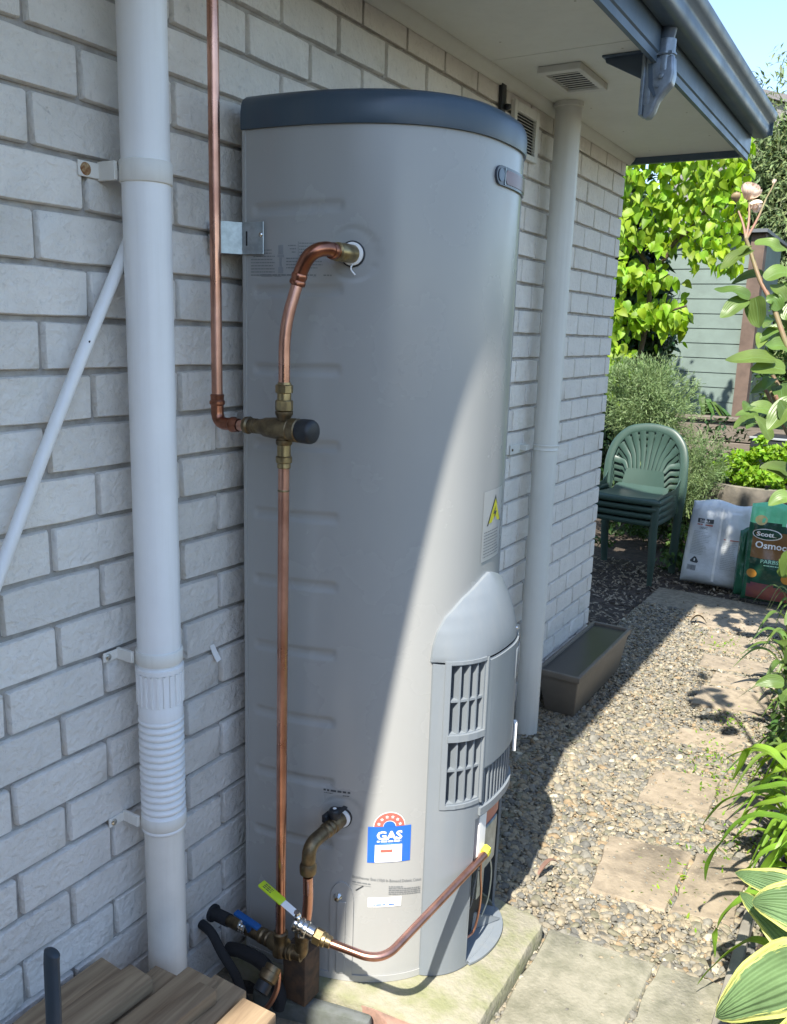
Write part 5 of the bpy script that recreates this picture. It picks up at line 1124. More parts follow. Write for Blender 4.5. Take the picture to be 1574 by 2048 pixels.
gb, gf = bag('green_sack', .40, .60, .17, (.66, 4.42, -.175), R(1), R(-5), DGF, 9, bands=[
    (lambda u, v: .80 < v+.02*math.sin(5*u), MINT), (lambda u, v: .45 < v < .72, BFILM), (lambda u, v: v < .16+.05*math.sin(2.5*(u+1)) and v > .05, RDF), (lambda u, v: u < -.86 and v < .8, GFILM)])
tag(gb, 'green and brown printed fertiliser sack at the right edge beside the white sack', 'sack')
P = MB(); n = 32; P.add([gf(-.085+.085*math.cos(a), .418+.034*math.sin(a), .003) for a in np.linspace(0, 2*math.pi, n+1)[:-1]]+[gf(-.085, .418, .003)], [(i, (i+1) % n, n) for i in range(n)]); P.build('logo_oval', WHITEINK, gb, smooth=180)
P = MB(); P.add([gf(-.085+.079*math.cos(a), .418+.029*math.sin(a), .0055) for a in np.linspace(0, 2*math.pi, n+1)[:-1]]+[gf(-.085, .418, .0055)], [(i, (i+1) % n, n) for i in range(n)]); P.build('logo_oval', DGF, gb, smooth=180)
mapped_text('Scotts', gf, -.085, .407, .026, .118, WHITEINK, 'lettering', gb, off=.0095, align='C', bold=.03)
mapped_text('Osmocote', gf, -.145, .335, .040, .26, WHITEINK, 'lettering', gb, off=.004, bold=.02)
mapped_text('PARBSTAIES', gf, -.100, .248, .022, .19, mat('mint_print', (.35, .65, .45), rough=.4), 'lettering', gb, off=.004, bold=.01)
P = MB(); dashes(P, gf, -.08, .12, .232, .006, .0015); P.build('small_print', MATS['mint_print'], gb, smooth=None)
for k, (a, b, r_, m_) in enumerate([(-.13, .50, .030, mat('straw_print', (.60, .50, .22), rough=.4)), (.045, .49, .028, WHITEINK), (-.145, .175, .026, mat('orange_print', (.45, .20, .03), rough=.4)), (.06, .17, .030, MATS['orange_print'])]):
    P = MB(); n = 20; P.add([gf(a+r_*1.2*math.cos(t_), b+r_*math.sin(t_), .0015) for t_ in np.linspace(0, 2*math.pi, n+1)[:-1]]+[gf(a, b, .0015)], [(i, (i+1) % n, n) for i in range(n)]); P.build('printed_shape', m_, gb, smooth=180)
g2, _ = bag('green_sack', .12, .42, .13, (.468, 4.50, -.18), R(12), R(-4), GFILM, 12); tag(g2, 'narrow plain dark green sack squeezed between the white and printed sacks', 'sack')

# ================================================================== GARDEN
def ellipsoid_pts(n, c, r, shell=.55, clump=0, seed=None):
    g = rng; out = []
    if clump:
        cen = g.normal(size=(clump, 3)); cen /= np.linalg.norm(cen, axis=1, keepdims=True); cen *= g.uniform(.45, 1.0, (clump, 1)); cr = g.uniform(.16, .34, clump)
        k = g.integers(0, clump, n); d = g.normal(size=(n, 3)); d /= np.linalg.norm(d, axis=1, keepdims=True); P = cen[k]+d*cr[k][:, None]*g.uniform(.5, 1, (n, 1))
    else:
        d = g.normal(size=(n, 3)); d /= np.linalg.norm(d, axis=1, keepdims=True); P = d*g.uniform(shell, 1, (n, 1))
    return P*np.array(r)+np.array(c), P
def foliage(name, n, c, r, size, m_, parent, tpl=None, clump=30, down=.4, aspect=.5):
    tv, tf, tu = tpl or leaf_tpl(aspect, 2, .2, .3, cross=1)
    pos, P = ellipsoid_pts(n, c, r, clump=clump); d = P/np.linalg.norm(P, axis=1, keepdims=True)
    di = d*.6+rng.normal(size=(n, 3))*.5+np.array([0, 0, -down]); no = d+rng.normal(size=(n, 3))*.5+np.array([0, 0, .5])
    return scatter(name, tv, tf, mats_from(pos, di, no, rng.uniform(.7, 1.3, n)*size), m_, parent, uv=tu)
def trunk(B, p0, p1, r0, r1, n=6, wob=.03):
    pts = [Vector(p0).lerp(Vector(p1), i/n)+Vector((random.uniform(-wob, wob), random.uniform(-wob, wob), 0))*(0 if i in (0, n) else 1) for i in range(n+1)]
    B.tube(spline(pts, 3), [r0+(r1-r0)*i/(n*3) for i in range(n*3+1)], 10)
# bright climbing vine: individual leaves + the rest
vine = thing('climbing_vine', 'bright lime green climber with heart shaped leaves beyond the house corner', 'climber', (-.6, 5.9, -.18))
B_ = MB()
for a, b, r_ in (((-.75, 6.15, -.2), (-.7, 6.0, 1.9), .03), ((-.7, 6.0, 1.9), (-.1, 5.85, 2.5), .018), ((-.7, 6.0, 1.5), (-.35, 5.8, 1.62), .012), ((-.7, 6, 1.9), (-1.3, 5.9, 2.6), .018)): trunk(B_, a, b, r_, r_*.6)
B_.build('stem', BARK, vine)
tv, tf, tu = leaf_tpl(.74, 5, .22, .28, 'heart', cross=2)
VL = []
for k in range(4):
    t_ = leaf_tpl(.66+.05*k, 5, .15+.1*k, .18+.12*k, 'heart', cross=2); me = bpy.data.meshes.new('leaf'); me.from_pydata(t_[0], [], t_[1]); me.update(); ul = me.uv_layers.new(name='UVMap')
    for l in me.loops: ul.data[l.index].uv = t_[2][l.vertex_index]
    me.materials.append(LEAFV); me.shade_smooth(); VL.append(me)
def vine_pos():
    while True:
        k = random.random()
        if k < .74:      # upper mass, ragged lower edge
            x = random.uniform(-1.25, -.02); z = random.uniform(1.85, 2.95); lim = 1.88+.35*max(0, min(1, (-x-.45)/.3))*.4-.0*x + (.10 if -.35 > x > -.62 else 0)
            if x < -.45: lim = 2.05
            if z < lim: continue
        elif k < .82: x, z = random.gauss(-.80, .12), random.gauss(1.86, .06)
        elif k < .91: x, z = random.uniform(-.90, -.40), random.gauss(1.56, .07)
        else: x, z = random.gauss(-.93, .09), random.gauss(1.22, .12)
        y = 5.75+random.uniform(-.14, .25)+.12*math.sin(x*9)
        return x, y, z
ml = []; nl_ = 0
for i in range(2500):
    x, y, z = vine_pos(); di = Vector((random.gauss(0, .6), random.gauss(-.4, .45), -1+random.gauss(0, .5))); no = Vector((random.gauss(0, .7), -1+random.gauss(0, .6), .75+random.gauss(0, .4))); s_ = random.uniform(.04, .105)
    M_ = mats_from([(x, y, z)], [di], [no], [s_])[0]
    if i < 290:
        o = bpy.data.objects.new('leaf', VL[i % 4]); COL.objects.link(o); o.matrix_world = Matrix(M_.tolist()); o.parent = vine; o.matrix_parent_inverse = Matrix.Translation(-vine.location)
    else: M_[1, 3] += .12; ml.append(M_)
scatter('leaf', tv, tf, ml, LEAFV, vine, uv=tu)
# dark tree mass behind the vine
dt = thing('evergreen_tree', 'dense very dark evergreen behind the lime climber', 'tree', (-1.3, 7.0, -.18))
B_ = MB(); trunk(B_, (-1.3, 7.0, -.2), (-1.35, 7.0, 2.6), .09, .05); B_.build('trunk', BARK, dt)
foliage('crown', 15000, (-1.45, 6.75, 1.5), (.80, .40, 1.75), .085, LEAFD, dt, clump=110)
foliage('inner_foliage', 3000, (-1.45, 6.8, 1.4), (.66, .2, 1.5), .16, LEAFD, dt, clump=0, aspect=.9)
# shed
shd = thing('garden_shed', 'grey-green weatherboard shed with a brown corner post behind the garden', 'shed', (-.5, 7.6, -.18))
ww = MB(); ww.box(-1.5, -.16, 7.62, 8.9, -.2, 2.33); ww.build('wall', SHEDM, shd, smooth=None)
for i in range(18):
    z = -.16+i*.137; P = MB(); P.add([(-1.5, 7.609, z), (-.24, 7.609, z), (-.24, 7.6165, z+.1375), (-1.5, 7.6165, z+.1375), (-1.5, 7.62, z), (-.24, 7.62, z)], [(0, 1, 2, 3), (0, 4, 5, 1)]); P.build('weatherboard', SHEDM, shd, smooth=None)
P = MB(); P.box(-.239, -.12, 7.56, 7.7, -.2, 2.33); P.build('corner_post', mat('brown_post', (.13, .09, .07), rough=.8, var=.3, vscale=10), shd, smooth=None)
P = MB(); P.box(-1.7, -.10, 7.5, 9.0, 2.335, 2.365); P.build('roof', MATS['roof_steel'], shd, smooth=None)
# raised timber planter
tp = thing('timber_planter', 'weathered grey timber raised bed in front of the shed', 'raised bed', (.2, 6.3, -.18))
for k in range(6):
    P = MB(); P.box(-.62, .9, 6.0, 6.04, -.17+k*.155, -.023+k*.155); P.build('board', GREYWOOD, tp, smooth=None, bev=.004, segs=1)
P = MB(); P.box(-.66, .92, 5.97, 6.10, .762, .79); P.build('top_rail', GREYWOOD, tp, smooth=None, bev=.004, segs=1)
P = MB(); P.box(-.60, .9, 6.05, 6.9, .5, .70); P.build('soil', SOIL, tp, smooth=None)
# barrel pot with parsley
bp_ = thing('stone_pot', 'wide round weathered pot holding bright green parsley', 'pot', (.33, 5.45, -.18))
P = MB(); P.lathe((.36, 5.55, -.18), (.36, 5.55, 1), [(0, .30), (.10, .36), (.35, .43), (.50, .465), (.53, .475), (.58, .475), (.585, .44), (.54, .43), (.53, .42)], 48); P.build('body', mat('pot_stone', (.21, .185, .15), rough=.9, col2=(.12, .11, .09), vscale=9, bump=.5, bscale=50), bp_, smooth=50)
P = MB(); P.lathe((.36, 5.55, .33), (.36, 5.55, 1), [(0, .43), (.02, .43)], 30); P.build('soil', SOIL, bp_)
ps = thing('parsley', 'bright yellow-green curly parsley growing in the round pot', 'plant', (.33, 5.4, .35), 'herbs in the garden beds')
tq = leaf_tpl(.9, 2, .5, .5, cross=1)
foliage('leaves', 1700, (.33, 5.33, .50), (.30, .22, .15), .034, PARS, ps, tq, clump=34, down=-.3)
foliage('leaves', 500, (.42, 5.35, .66), (.12, .10, .10), .03, PARS, ps, tq, clump=10, down=-.3)
# feathery rosemary and lavender
def feathery(name, lab, cat, base, c, r, nst, m_, ll, nl, seedpos, up=.8):
    t0 = thing(name, lab, cat, base, 'herbs in the garden beds'); B = MB(); pos = []; di = []; no = []
    for i in range(nst):
        d = rng.normal(size=3); d /= np.linalg.norm(d); tip = np.array(c)+d*np.array(r)*rng.uniform(.15, 1.0); b0 = np.array(seedpos)+rng.normal(size=3)*np.array([.05, .05, .0])
        mid = (b0+tip)/2+np.array([0, 0, .05]); pts = spline([tuple(b0), tuple(mid), tuple(tip), tuple(tip+(tip-mid)*.35*rng.uniform(.3, 1)+np.array([0, 0, .05*up]))], 5)
        B.tube(pts, [.0022-.0016*j/(len(pts)-1) for j in range(len(pts))], 4, caps=False)
        for j in range(nl):
            a = rng.uniform(.35, 1)*(len(pts)-1); k = min(int(a), len(pts)-2); p = pts[k].lerp(pts[k+1], a-k); T = (pts[k+1]-pts[k]).normalized(); q_ = rng.normal(size=3)
            pos.append(tuple(p)); di.append(tuple(np.array(T)*.9+q_*.45)); no.append(tuple(rng.normal(size=3)))
    B.build('stems', HERBST, t0, smooth=180); tv, tf, tu = leaf_tpl(.15, 2, .2, .1, cross=1)
    scatter('leaves', tv, tf, mats_from(pos, di, no, rng.uniform(.7, 1.3, len(pos))*ll), m_, t0, uv=tu)
feathery('rosemary_bush', 'big feathery grey-green bush behind the green chairs', 'bush', (-.5, 5.3, -.18), (-.46, 5.25, .90), (.36, .25, .26), 110, ROSEM, .030, 110, (-.46, 5.25, .45))
feathery('lavender_bush', 'small grey-green bush between the chairs and the round pot', 'bush', (-.02, 5.1, -.18), (-.02, 5.1, .52), (.20, .16, .26), 60, ROSEM, .024, 80, (-.02, 5.1, .15))
rb_ = [o for o in COL.objects if o.name == 'rosemary_bush'][0]
foliage('soft_foliage', 13000, (-.42, 5.18, .92), (.40, .24, .31), .034, ROSEM, rb_, leaf_tpl(.17, 2, .2, .1, cross=1), clump=120, down=-.3)
lb_ = [o for o in COL.objects if o.name == 'lavender_bush'][0]
foliage('soft_foliage', 5000, (.0, 5.04, .50), (.19, .14, .28), .026, ROSEM, lb_, leaf_tpl(.17, 2, .2, .1, cross=1), clump=60, down=-.3)
foliage_under = thing('shrub', 'low dark leafy shrub behind the chair stack and sacks', 'shrub', (-.2, 5.3, -.18))
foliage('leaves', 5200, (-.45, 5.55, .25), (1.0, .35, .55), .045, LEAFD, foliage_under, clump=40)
foliage('leaves', 900, (-.1, 4.95, -.05), (.5, .25, .18), .04, LEAFM, foliage_under, clump=14)
# wide arching leaf plant + green hose behind the raised bed
ag = thing('strap_leaf_plant', 'arching strap leaf plant beside the feathery bush in the raised bed', 'plant', (-.15, 6.15, .7))
for k in range(9):
    a = -.9+k*.23; leaf_obj('leaf', [(-.22, 6.2, .72), (-.22+.16*math.sin(a+.8), 6.15, .93-.02*k), (-.22+.32*math.sin(a+.9), 6.1, .86-.03*k), (-.22+.42*math.sin(a+1.0), 6.08, .74-.02*k)], .05, LEAFM, ag)
# black planter box at the right edge
P = MB(); P.box(.24, .9, 5.62, 5.95, .44, .70); bx = P.build('planter_box', BLACKP, bev=.01); tag(bx, 'black plastic window box standing behind the round pot', 'planter')
P = MB(); P.box(.23, .91, 5.61, 5.63, .685, .70); P.build('rim', mat('rim_grey', (.3, .32, .33), rough=.3), bx, bev=.003)
# conifer / fine leaved trees at the right
cf = thing('fine_leaf_tree', 'tall fine-leaved grey-green tree at the right edge behind the shed', 'tree', (-.2, 10.5, -.18))
B_ = MB(); trunk(B_, (-.2, 10.5, -.2), (-.2, 10.5, 3.2), .12, .05); B_.build('trunk', BARK, cf)
foliage('crown', 30000, (-.30, 10.3, 2.45), (1.05, .7, 1.95), .085, leaf_mat('fine_leaf', (.17, .22, .09), trans=.3, objvar=.45), cf, clump=230, aspect=.30)
foliage('inner_foliage', 4500, (-.25, 10.6, 2.3), (.85, .3, 1.75), .19, LEAFD, cf, clump=0, aspect=.8)
dk = thing('leafy_shrub', 'dark green rounded shrub between shed and fine-leaved tree', 'shrub', (.3, 8.2, -.18))
foliage('crown', 6500, (.45, 8.2, 1.0), (.62, .5, 1.45), .06, LEAFM, dk, clump=60)
# boundary hedge behind everything
hg = thing('boundary_hedge', 'long dark hedge closing the back of the garden', 'hedge', (0, 12, -.18))
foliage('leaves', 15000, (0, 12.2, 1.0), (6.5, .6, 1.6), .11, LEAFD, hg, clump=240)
B_ = MB(); B_.box(-6, 6, 12.25, 12.4, -.2, 1.8); B_.build('fence', GREYWOOD, hg, smooth=None)
# far neighbour's roof
nb_ = thing('neighbour_house', 'grey gabled roof of the neighbouring house beyond the garden trees', 'house', (-3, 17, -.18))
P = MB(); P.add([(-3.2, 16, 6.05), (1.2, 16, 4.62), (1.2, 20, 4.62), (-3.2, 20, 6.05), (-3.2, 16, 6.17), (1.25, 16, 4.72), (1.25, 20, 4.72), (-3.2, 20, 6.17)], [(3, 2, 1, 0), (4, 5, 6, 7), (0, 1, 5, 4), (1, 2, 6, 5), (3, 7, 6, 2), (0, 4, 7, 3)]); P.build('roof', mat('tile_grey', (.17, .16, .16), rough=.8, var=.2, vscale=3), nb_, smooth=None)
P = MB(); P.add([(-3.2, 16.1, -.2), (.9, 16.1, -.2), (.9, 16.1, 4.7), (-3.2, 16.1, 6.03), (-3.2, 19.9, -.2), (.9, 19.9, -.2), (.9, 19.9, 4.7), (-3.2, 19.9, 6.03)], [(0, 1, 2, 3), (1, 5, 6, 2), (4, 7, 6, 5), (0, 3, 7, 4)]); P.build('wall', mat('neighbour_wall', (.20, .19, .18), rough=.8, var=.1), nb_, smooth=None)

# ---- right-hand border
P = MB(); P.add([(1.035, -.6, -.16), (1.06, -.6, -.16), (1.03, 2.1, -.22), (1.005, 2.1, -.22), (1.035, -.6, -.04), (1.06, -.6, -.04), (1.03, 2.1, -.10), (1.005, 2.1, -.10)], [(3, 2, 1, 0), (4, 5, 6, 7), (0, 1, 5, 4), (1, 2, 6, 5), (2, 3, 7, 6), (3, 0, 4, 7)]); tag(P.build('edging_board', mat('edging', (.27, .25, .21), rough=.85, var=.3, vscale=14), bev=.004), 'weathered timber edging board between path and planting bed', 'edging')
# daylily: strap leaves, each a part
DL = {
'a': [(1.2, 1.0, -.08), (1.16, .965, .2), (1.114, .954, .309), (1.051, .943, .321), (1.002, .941, .288), (.966, .938, .219), (.942, .954, .148), (.937, .983, .086)],
'b': [(1.2, 1.02, -.08), (1.16, 1.015, .2), (1.105, 1.013, .329), (1.053, 1.004, .322), (1.013, 1.008, .29), (.988, 1.035, .221)],
'c': [(1.2, 1.05, -.08), (1.15, 1.07, .22), (1.097, 1.071, .339), (1.034, 1.055, .33), (.981, 1.061, .293), (.935, 1.091, .235), (.893, 1.137, .14)],
'd': [(1.15, .95, -.08), (1.10, .87, .14), (1.062, .833, .19), (1.033, .822, .166), (1.009, .821, .125), (.994, .821, .068), (.997, .842, -.003)],
'e': [(1.19, .8, -.08), (1.17, .75, .08), (1.13, .742, .139), (1.101, .739, .149), (1.072, .743, .139), (1.035, .756, .087), (.999, .765, .02), (.975, .783, -.043)],
'h': [(1.14, .93, -.06), (1.09, .90, .10), (1.071, .902, .205), (1.098, .882, .299), (1.124, .90, .353)],
'i': [(1.2, .97, -.08), (1.17, .95, .2), (1.121, .946, .26), (1.072, .937, .246), (1.036, .936, .188), (1.015, .969, .128)]}
DL2 = {'f': [(1.2, 1.25, -.1), (1.13, 1.19, .15), (1.091, 1.174, .288), (1.05, 1.166, .353), (1.018, 1.175, .373), (.977, 1.183, .36), (.956, 1.212, .289), (.938, 1.246, .229)],
'g': [(1.2, 1.27, -.1), (1.14, 1.24, .15), (1.085, 1.23, .287), (1.032, 1.233, .332), (.995, 1.246, .331), (.944, 1.279, .299), (.904, 1.314, .249)],
'j': [(1.2, 1.3, -.1), (1.12, 1.31, .2), (1.072, 1.294, .338), (1.024, 1.261, .323), (.991, 1.285, .26)],
'k': [(1.2, 1.2, -.1), (1.13, 1.19, .2), (1.085, 1.182, .336), (1.043, 1.155, .329), (1.006, 1.178, .272)]}
dl = thing('daylily', 'arching green strap leaves hanging over the path just above the hosta', 'plant', (1.18, .98, -.09), 'border plants along the path')
for v in DL.values(): leaf_obj('leaf', v, .027, LILY, dl, fold=.35)
dl2 = thing('daylily', 'clump of strap leaves beside the edging board further up the path', 'plant', (1.18, 1.24, -.1), 'border plants along the path')
for v in DL2.values(): leaf_obj('leaf', v, .032, LILY, dl2, fold=.35)
random.seed(21)
def strap_clump(nm, lab, base, n, hgt, spread, wdt, mt):
    t0 = thing(nm, lab, 'plant', base, 'border plants along the path')
    for i in range(n):
        a = random.uniform(0, 2*math.pi); r_ = spread*random.uniform(.4, 1); h = hgt*random.uniform(.6, 1); b = Vector(base); d = Vector((math.cos(a), math.sin(a), 0))
        leaf_obj('leaf', [tuple(b+d*.02), tuple(b+d*r_*.3+Vector((0, 0, h*.8))), tuple(b+d*r_*.65+Vector((0, 0, h))), tuple(b+d*r_+Vector((0, 0, h*random.uniform(.45, .8))))], wdt*random.uniform(.7, 1.1), mt, t0, fold=.3)
strap_clump('daylily', 'fine-leaved green clump at the path edge opposite the trough', (1.08, 2.05, -.17), 34, .30, .26, .014, LEAFM)
strap_clump('daylily', 'dark strap-leaved clump halfway along the right border', (1.08, 1.72, -.15), 44, .34, .28, .018, LEAFR)
strap_clump('daylily', 'tall bright strap-leaved clump behind the hosta', (1.17, 1.10, -.1), 46, .44, .27, .024, LILY)
strap_clump('daylily', 'bright strap-leaved clump beside the middle of the edging board', (1.13, 1.42, -.12), 44, .38, .27, .022, LILY)
strap_clump('daylily', 'thin-leaved clump spilling over the path past the edging board', (1.02, 2.45, -.18), 36, .34, .27, .015, LEAFR)
strap_clump('lily_plant', 'broad-leaved lily at the far right of the path with sunlit leaves', (.93, 2.95, -.18), 22, .33, .26, .035, LEAFR)
strap_clump('lily_plant', 'upper lily clump beside the printed fertiliser sack', (.86, 3.6, -.18), 14, .36, .24, .032, LEAFR)
# hosta: broad variegated leaves, each a part
hs_ = thing('hosta', 'hosta with broad blue-green leaves edged in yellow at the lower right corner', 'hosta', (1.25, .55, -.1), 'border plants along the path')
def hosta_leaf(p0, p1, wdt, sag=.02, up=(0, 0, 1)):
    a, b = Vector(p0), Vector(p1); d = b-a
    prof = lambda t: max(.015, (math.sin(math.pi*min(1, (t*.95+.05)**.70)))**.75)*(1 if t < .93 else max(.1, (1-t)/.07))
    leaf_obj('leaf', [tuple(a), tuple(a+d*.33+Vector((0, 0, sag))), tuple(a+d*.66+Vector((0, 0, sag*.6))), tuple(b)], wdt, HOSTA, hs_, fold=.28, upv=up, cross=4, wave=.10, prof=prof)
    P = MB(); P.tube(spline([(1.26+random.uniform(-.03, .03), .55+random.uniform(-.03, .03), -.1), tuple(a+Vector((.03, 0, -.10))), tuple(a)], 4), .004, 8); P.build('stalk', LEAFM, hs_)
hosta_leaf((1.205, .66, .30), (1.035, .653, .340), .075, up=(.1, -.6, 1))
hosta_leaf((1.225, .585, .335), (1.078, .583, .335), .115, up=(.0, -.7, 1))
hosta_leaf((1.215, .60, .255), (1.048, .655, .301), .080, sag=-.01, up=(.0, -.6, 1))
hosta_leaf((1.215, .455, .335), (1.059, .416, .200), .118, up=(-.3, -.7, 1))
hosta_leaf((1.235, .36, .30), (1.150, .345, .18), .085, up=(-.3, -.6, 1))
hosta_leaf((1.20, .74, .20), (1.085, .745, .17), .065, up=(0, -.5, 1)); hosta_leaf((1.19, .50, .22), (1.085, .50, .12), .075, up=(-.2, -.6, 1)); hosta_leaf((1.27, .72, .28), (1.15, .75, .25), .10, up=(0, -.5, 1)); hosta_leaf((1.30, .50, .36), (1.20, .48, .37), .12, up=(0, -.5, 1)); hosta_leaf((1.2, .52, .12), (1.09, .50, .06), .11, up=(0, -.5, 1))
# rose: stem, leaves, blooms
rs = thing('rose_bush', 'tall rose stem with pale pink blooms leaning in from the right', 'rose', (1.15, 1.45, -.12))
B_ = MB(); st_ = spline([(1.15, 1.45, -.12), (1.08, 1.43, .5), (1.02, 1.42, 1.0), (.955, 1.405, 1.303), (.918, 1.398, 1.364), (.872, 1.407, 1.463), (.834, 1.412, 1.525), (.80, 1.422, 1.60), (.786, 1.42, 1.63)], 6)
B_.tube(st_, [.009-.0045*i/(len(st_)-1) for i in range(len(st_))], 12)
for e in ((.757, 1.446, 1.70), (.778, 1.462, 1.725), (.815, 1.485, 1.735)): B_.tube(spline([(.788, 1.42, 1.625), tuple((Vector((.788, 1.42, 1.625))+Vector(e))/2+Vector((.003, 0, 0))), e], 5), [.0036-.0012*i/10 for i in range(11)], 10)
B_.tube(spline([(.815, 1.485, 1.735), (.822, 1.495, 1.755), (.826, 1.503, 1.772)], 4), .002, 8); B_.build('stem', STEM, rs)
RL = [((.811, 1.392, 1.597), (.748, 1.341, 1.545), .052), ((.805, 1.39, 1.603), (.781, 1.37, 1.581), .04), ((.822, 1.369, 1.479), (.741, 1.325, 1.497), .042), ((.818, 1.365, 1.473), (.764, 1.321, 1.427), .045), ((.833, 1.376, 1.48), (.853, 1.371, 1.405), .058),
      ((.815, 1.397, 1.61), (.886, 1.437, 1.60), .045), ((.891, 1.403, 1.451), (.859, 1.393, 1.487), .04), ((.906, 1.406, 1.426), (.931, 1.434, 1.477), .045), ((.849, 1.396, 1.524), (.91, 1.44, 1.551), .05), ((.898, 1.376, 1.326), (.79, 1.31, 1.322), .05),
      ((.923, 1.385, 1.302), (.847, 1.339, 1.30), .055), ((.903, 1.417, 1.476), (.861, 1.401, 1.512), .035), ((.955, 1.386, 1.229), (.905, 1.341, 1.152), .06), ((.952, 1.369, 1.166), (.922, 1.366, 1.228), .05), ((.937, 1.407, 1.353), (.871, 1.369, 1.363), .05)]
for a, b, w_ in RL:
    a, b = Vector(a), Vector(b); n_ = Vector((random.gauss(-.2, .4), -1, .8))
    leaf_obj('leaf', [tuple(a), tuple(a.lerp(b, .4)+Vector((0, 0, .006))), tuple(a.lerp(b, .75)), tuple(b)], w_, LEAFR, rs, fold=.3, shape='oval', upv=tuple(n_), cross=3, wave=.05)
for i in range(46):
    x, y, z = random.uniform(.98, 1.28), random.uniform(1.35, 2.0), random.uniform(.35, 1.15)
    d = Vector((random.gauss(-.4, .6), random.gauss(-.3, .5), random.gauss(-.3, .5))).normalized()*random.uniform(.05, .085)
    leaf_obj('leaf', [(x, y, z), tuple(Vector((x, y, z))+d*.5+Vector((0, 0, .008))), tuple(Vector((x, y, z))+d)], random.uniform(.035, .055), LEAFR, rs, fold=.3, shape='oval', upv=(random.gauss(0, .4), -1, .8), cross=2)
lsb = thing('leaning_shrub', 'broad-leaved shrub leaning over the far path at the right edge above the sacks', 'shrub', (1.05, 3.15, -.18), 'border plants along the path')
B_ = MB()
for i in range(6): B_.tube(spline([(1.05+random.uniform(-.04, .04), 3.15, -.18), (.95+random.uniform(-.1, .1), 3.1, .6), (.72+random.uniform(-.08, .1), 3.05+random.uniform(-.15, .15), 1.1+random.uniform(0, .5))], 6), .008, 8)
B_.build('canes', STEM, lsb)
for i in range(95):
    x, y, z = random.uniform(.60, .98), random.uniform(2.85, 3.35), random.uniform(.95, 1.66)
    if random.random() < .25: z = random.uniform(.6, 1.1); x = random.uniform(.72, 1.0)
    if random.random() < .2: z = random.uniform(1.6, 2.0); x = random.uniform(.68, .95)
    d = Vector((random.gauss(-.5, .6), random.gauss(-.3, .4), random.gauss(-.35, .5))).normalized()*random.uniform(.07, .13)
    leaf_obj('leaf', [(x, y, z), tuple(Vector((x, y, z))+d*.5+Vector((0, 0, .012))), tuple(Vector((x, y, z))+d)], random.uniform(.05, .08), LEAFR, lsb, fold=.3, shape='oval', upv=(random.gauss(0, .4), -1, .9), cross=2)
B_ = MB()
for i in range(7): B_.tube(spline([(1.15+random.uniform(-.03, .05), 1.5, -.12), (1.15+random.uniform(-.12, .1), 1.6, .6), (1.1+random.uniform(-.12, .15), 1.65+random.uniform(-.2, .2), 1.5)], 6), .006, 8)
B_.build('canes', STEM, rs)
def bloom(c, r_, axis, n, parent, open_=.5, m_=PETAL):
    c = Vector(c); ax = Vector(axis).normalized(); q = ax.to_track_quat('Z', 'Y'); root = None
    for i in range(n):
        lay = i/n; a = i*2.4; rad = r_*(.30+.70*lay); h = r_*1.5; vs = []; uv = []; fs = []; nu, nv = 6, 6; spread = .25+open_*lay
        for j in range(nv+1):
            v = j/nv; rr_ = rad*(math.sin(math.pi*(.12+.62*v))*.95+spread*.35*v*v); zz = h*(v-.45)-r_*.25*v*v*lay
            for k in range(nu+1):
                u = -1+2*k/nu; hwid = 1.05*(1-.25*v*v-.5*(1-v)**3); an = a+u*hwid; vs.append(tuple(c+q@Vector((rr_*math.cos(an), rr_*math.sin(an), zz-.12*r_*abs(u)**2*v)))); uv.append((k/nu, v))
        for j in range(nv):
            for k in range(nu): b = j*(nu+1)+k; fs.append((b, b+1, b+nu+2, b+nu+1))
        me = bpy.data.meshes.new('petal'); me.from_pydata(vs, [], fs); me.update(); ul = me.uv_layers.new(name='UVMap')
        for l in me.loops: ul.data[l.index].uv = uv[l.vertex_index]
        link('petal', me, m_, parent, smooth=180)
bloom((.778, 1.463, 1.748), .028, (.35, -.3, .75), 12, rs, .6); bloom((.792, 1.467, 1.716), .020, (.3, -.4, -.6), 7, rs, .9); bloom((.748, 1.447, 1.735), .017, (-.15, -.1, 1), 6, rs, .2, leaf_mat('bud', (.42, .32, .18), trans=.2)); bloom((.8265, 1.505, 1.778), .0075, (.1, 0, 1), 4, rs, .1)
# dense shrubbery filling the right edge of the border
sb_ = thing('border_shrub', 'leafy green shrub at the right border below the rose', 'shrub', (1.25, 2.4, -.15), 'border plants along the path')
tl = leaf_tpl(.55, 3, .25, .3, 'oval', cross=1)
foliage('leaves', 1500, (1.22, 2.35, .25), (.24, .75, .45), .055, LEAFR, sb_, tl, clump=40)
foliage('leaves', 900, (1.06, 2.5, .0), (.14, .55, .18), .035, LEAFM, sb_, tl, clump=30)
sb2 = thing('border_shrub', 'light-leaved shrub behind the rose at the right edge, below the fine-leaved tree', 'shrub', (.75, 3.9, -.15), 'border plants along the path')
foliage('leaves', 1100, (.92, 4.2, 1.25), (.26, .5, .75), .065, LEAFR, sb2, tl, clump=36)
B_ = MB(); trunk(B_, (.95, 4.3, -.2), (.9, 4.2, 1.5), .02, .01); B_.build('stem', BARK, sb2)
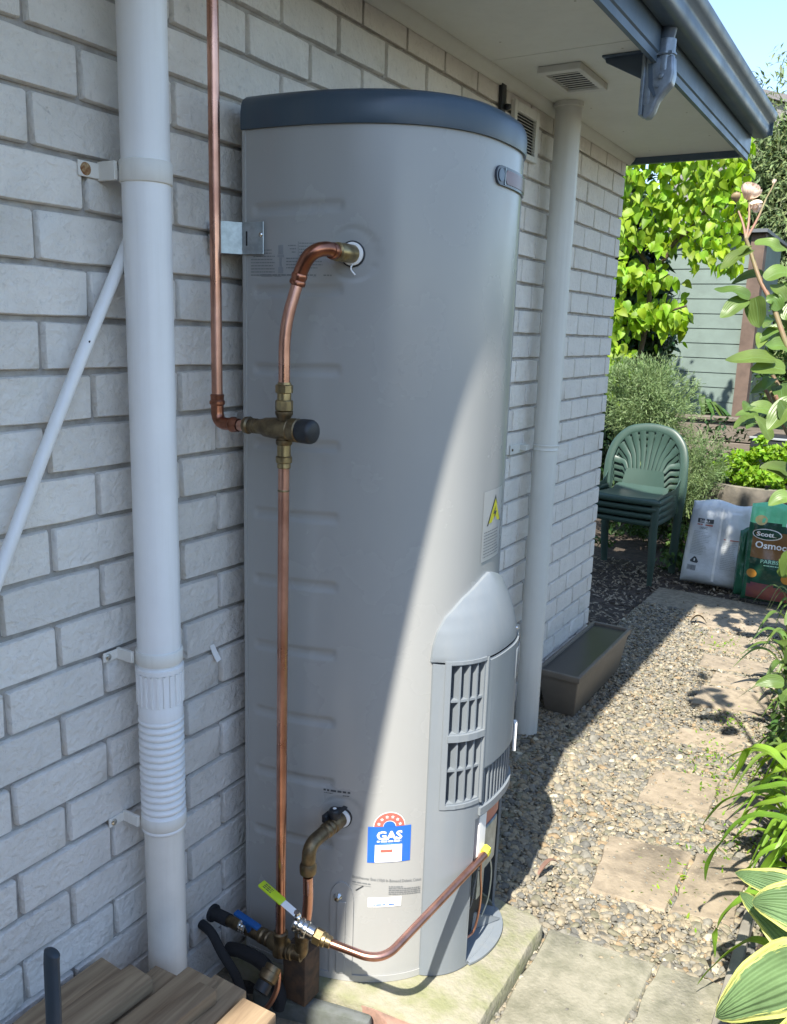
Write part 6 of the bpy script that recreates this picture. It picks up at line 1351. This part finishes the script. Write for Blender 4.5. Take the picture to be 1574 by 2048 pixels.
# tree outside the frame on the right: shades the sacks and chairs
ot = thing('garden_tree', 'slender garden tree with open crown beyond the right edge of the path', 'tree', (1.7, 2.6, -.15))
B_ = MB(); trunk(B_, (1.7, 2.6, -.2), (1.5, 2.5, 2.4), .05, .03); trunk(B_, (1.5, 2.5, 2.4), (.85, 2.2, 3.0), .03, .012); B_.build('trunk', BARK, ot)
foliage('crown', 3800, (.78, 2.12, 3.15), (.46, .42, .5), .085, LEAFM, ot, clump=40)
foliage('crown', 1200, (1.25, 2.3, 2.95), (.3, .35, .3), .085, LEAFM, ot, clump=16)

# unseen fence and hedge, added for bounce light and to block low sky
fn = thing('bounce_fence', 'weathered low timber paling fence, unseen, added beside the garden for bounce light', 'fence', (4.2, 0, -.18))
PALE = bpy.data.meshes.new('paling'); _b = MB(); _b.box(-.011, .011, -.072, .072, 0, 1.25); PALE.from_pydata(_b.v, [], _b.f); PALE.materials.append(GREYWOOD)
for i in range(56):
    o = bpy.data.objects.new('paling', PALE); COL.objects.link(o); o.location = (4.2+random.uniform(-.004, .004), -4.2+i*.15, -.18+random.uniform(-.02, .02)); o.parent = fn; o.matrix_parent_inverse = Matrix.Translation(-fn.location)
P = MB(); P.box(4.212, 4.26, -4.3, 4.3, .05, .14); P.build('rail', GREYWOOD, fn, smooth=None)
P = MB(); P.box(4.212, 4.26, -4.3, 4.3, .8, .89); P.build('rail', GREYWOOD, fn, smooth=None)
bh = thing('sky_block_hedge', 'clipped green hedge added unseen behind the viewpoint to darken the heater side', 'hedge', (1.5, -5, -.18))  # added out of view to cut sky light on the heater side
foliage('leaves', 12000, (1.2, -5.4, 1.3), (3.8, .6, 2.0), .12, LEAFD, bh, clump=170)
P = MB(); P.box(-2.2, 4.6, -5.6, -5.4, -.2, 2.9); P.build('sky_block_core', BARK, bh, smooth=None)  # solid core of the added hedge, keeps sky light from passing through

RL_ = leaf_mat('dry_leaf', (.20, .12, .09), trans=.15, rough=.7)
dlf = thing('fallen_leaf', 'curled reddish dry leaf lying on the gravel beside the heater shadow', 'leaf', (.52, 1.09, -.1))
leaf_obj('leaf', [(.500, 1.03, -.098), (.508, 1.055, -.080), (.516, 1.085, -.078), (.532, 1.11, -.096)], .014, RL_, dlf, fold=.8, shape='oval')
dlf = thing('fallen_leaf', 'curled pale brown dry leaf on the far end of the path', 'leaf', (.36, 3.75, -.17))
leaf_obj('leaf', [(.32, 3.74, -.165), (.345, 3.75, -.135), (.37, 3.755, -.135), (.40, 3.76, -.165)], .04, LIT, dlf, fold=.8, shape='oval')
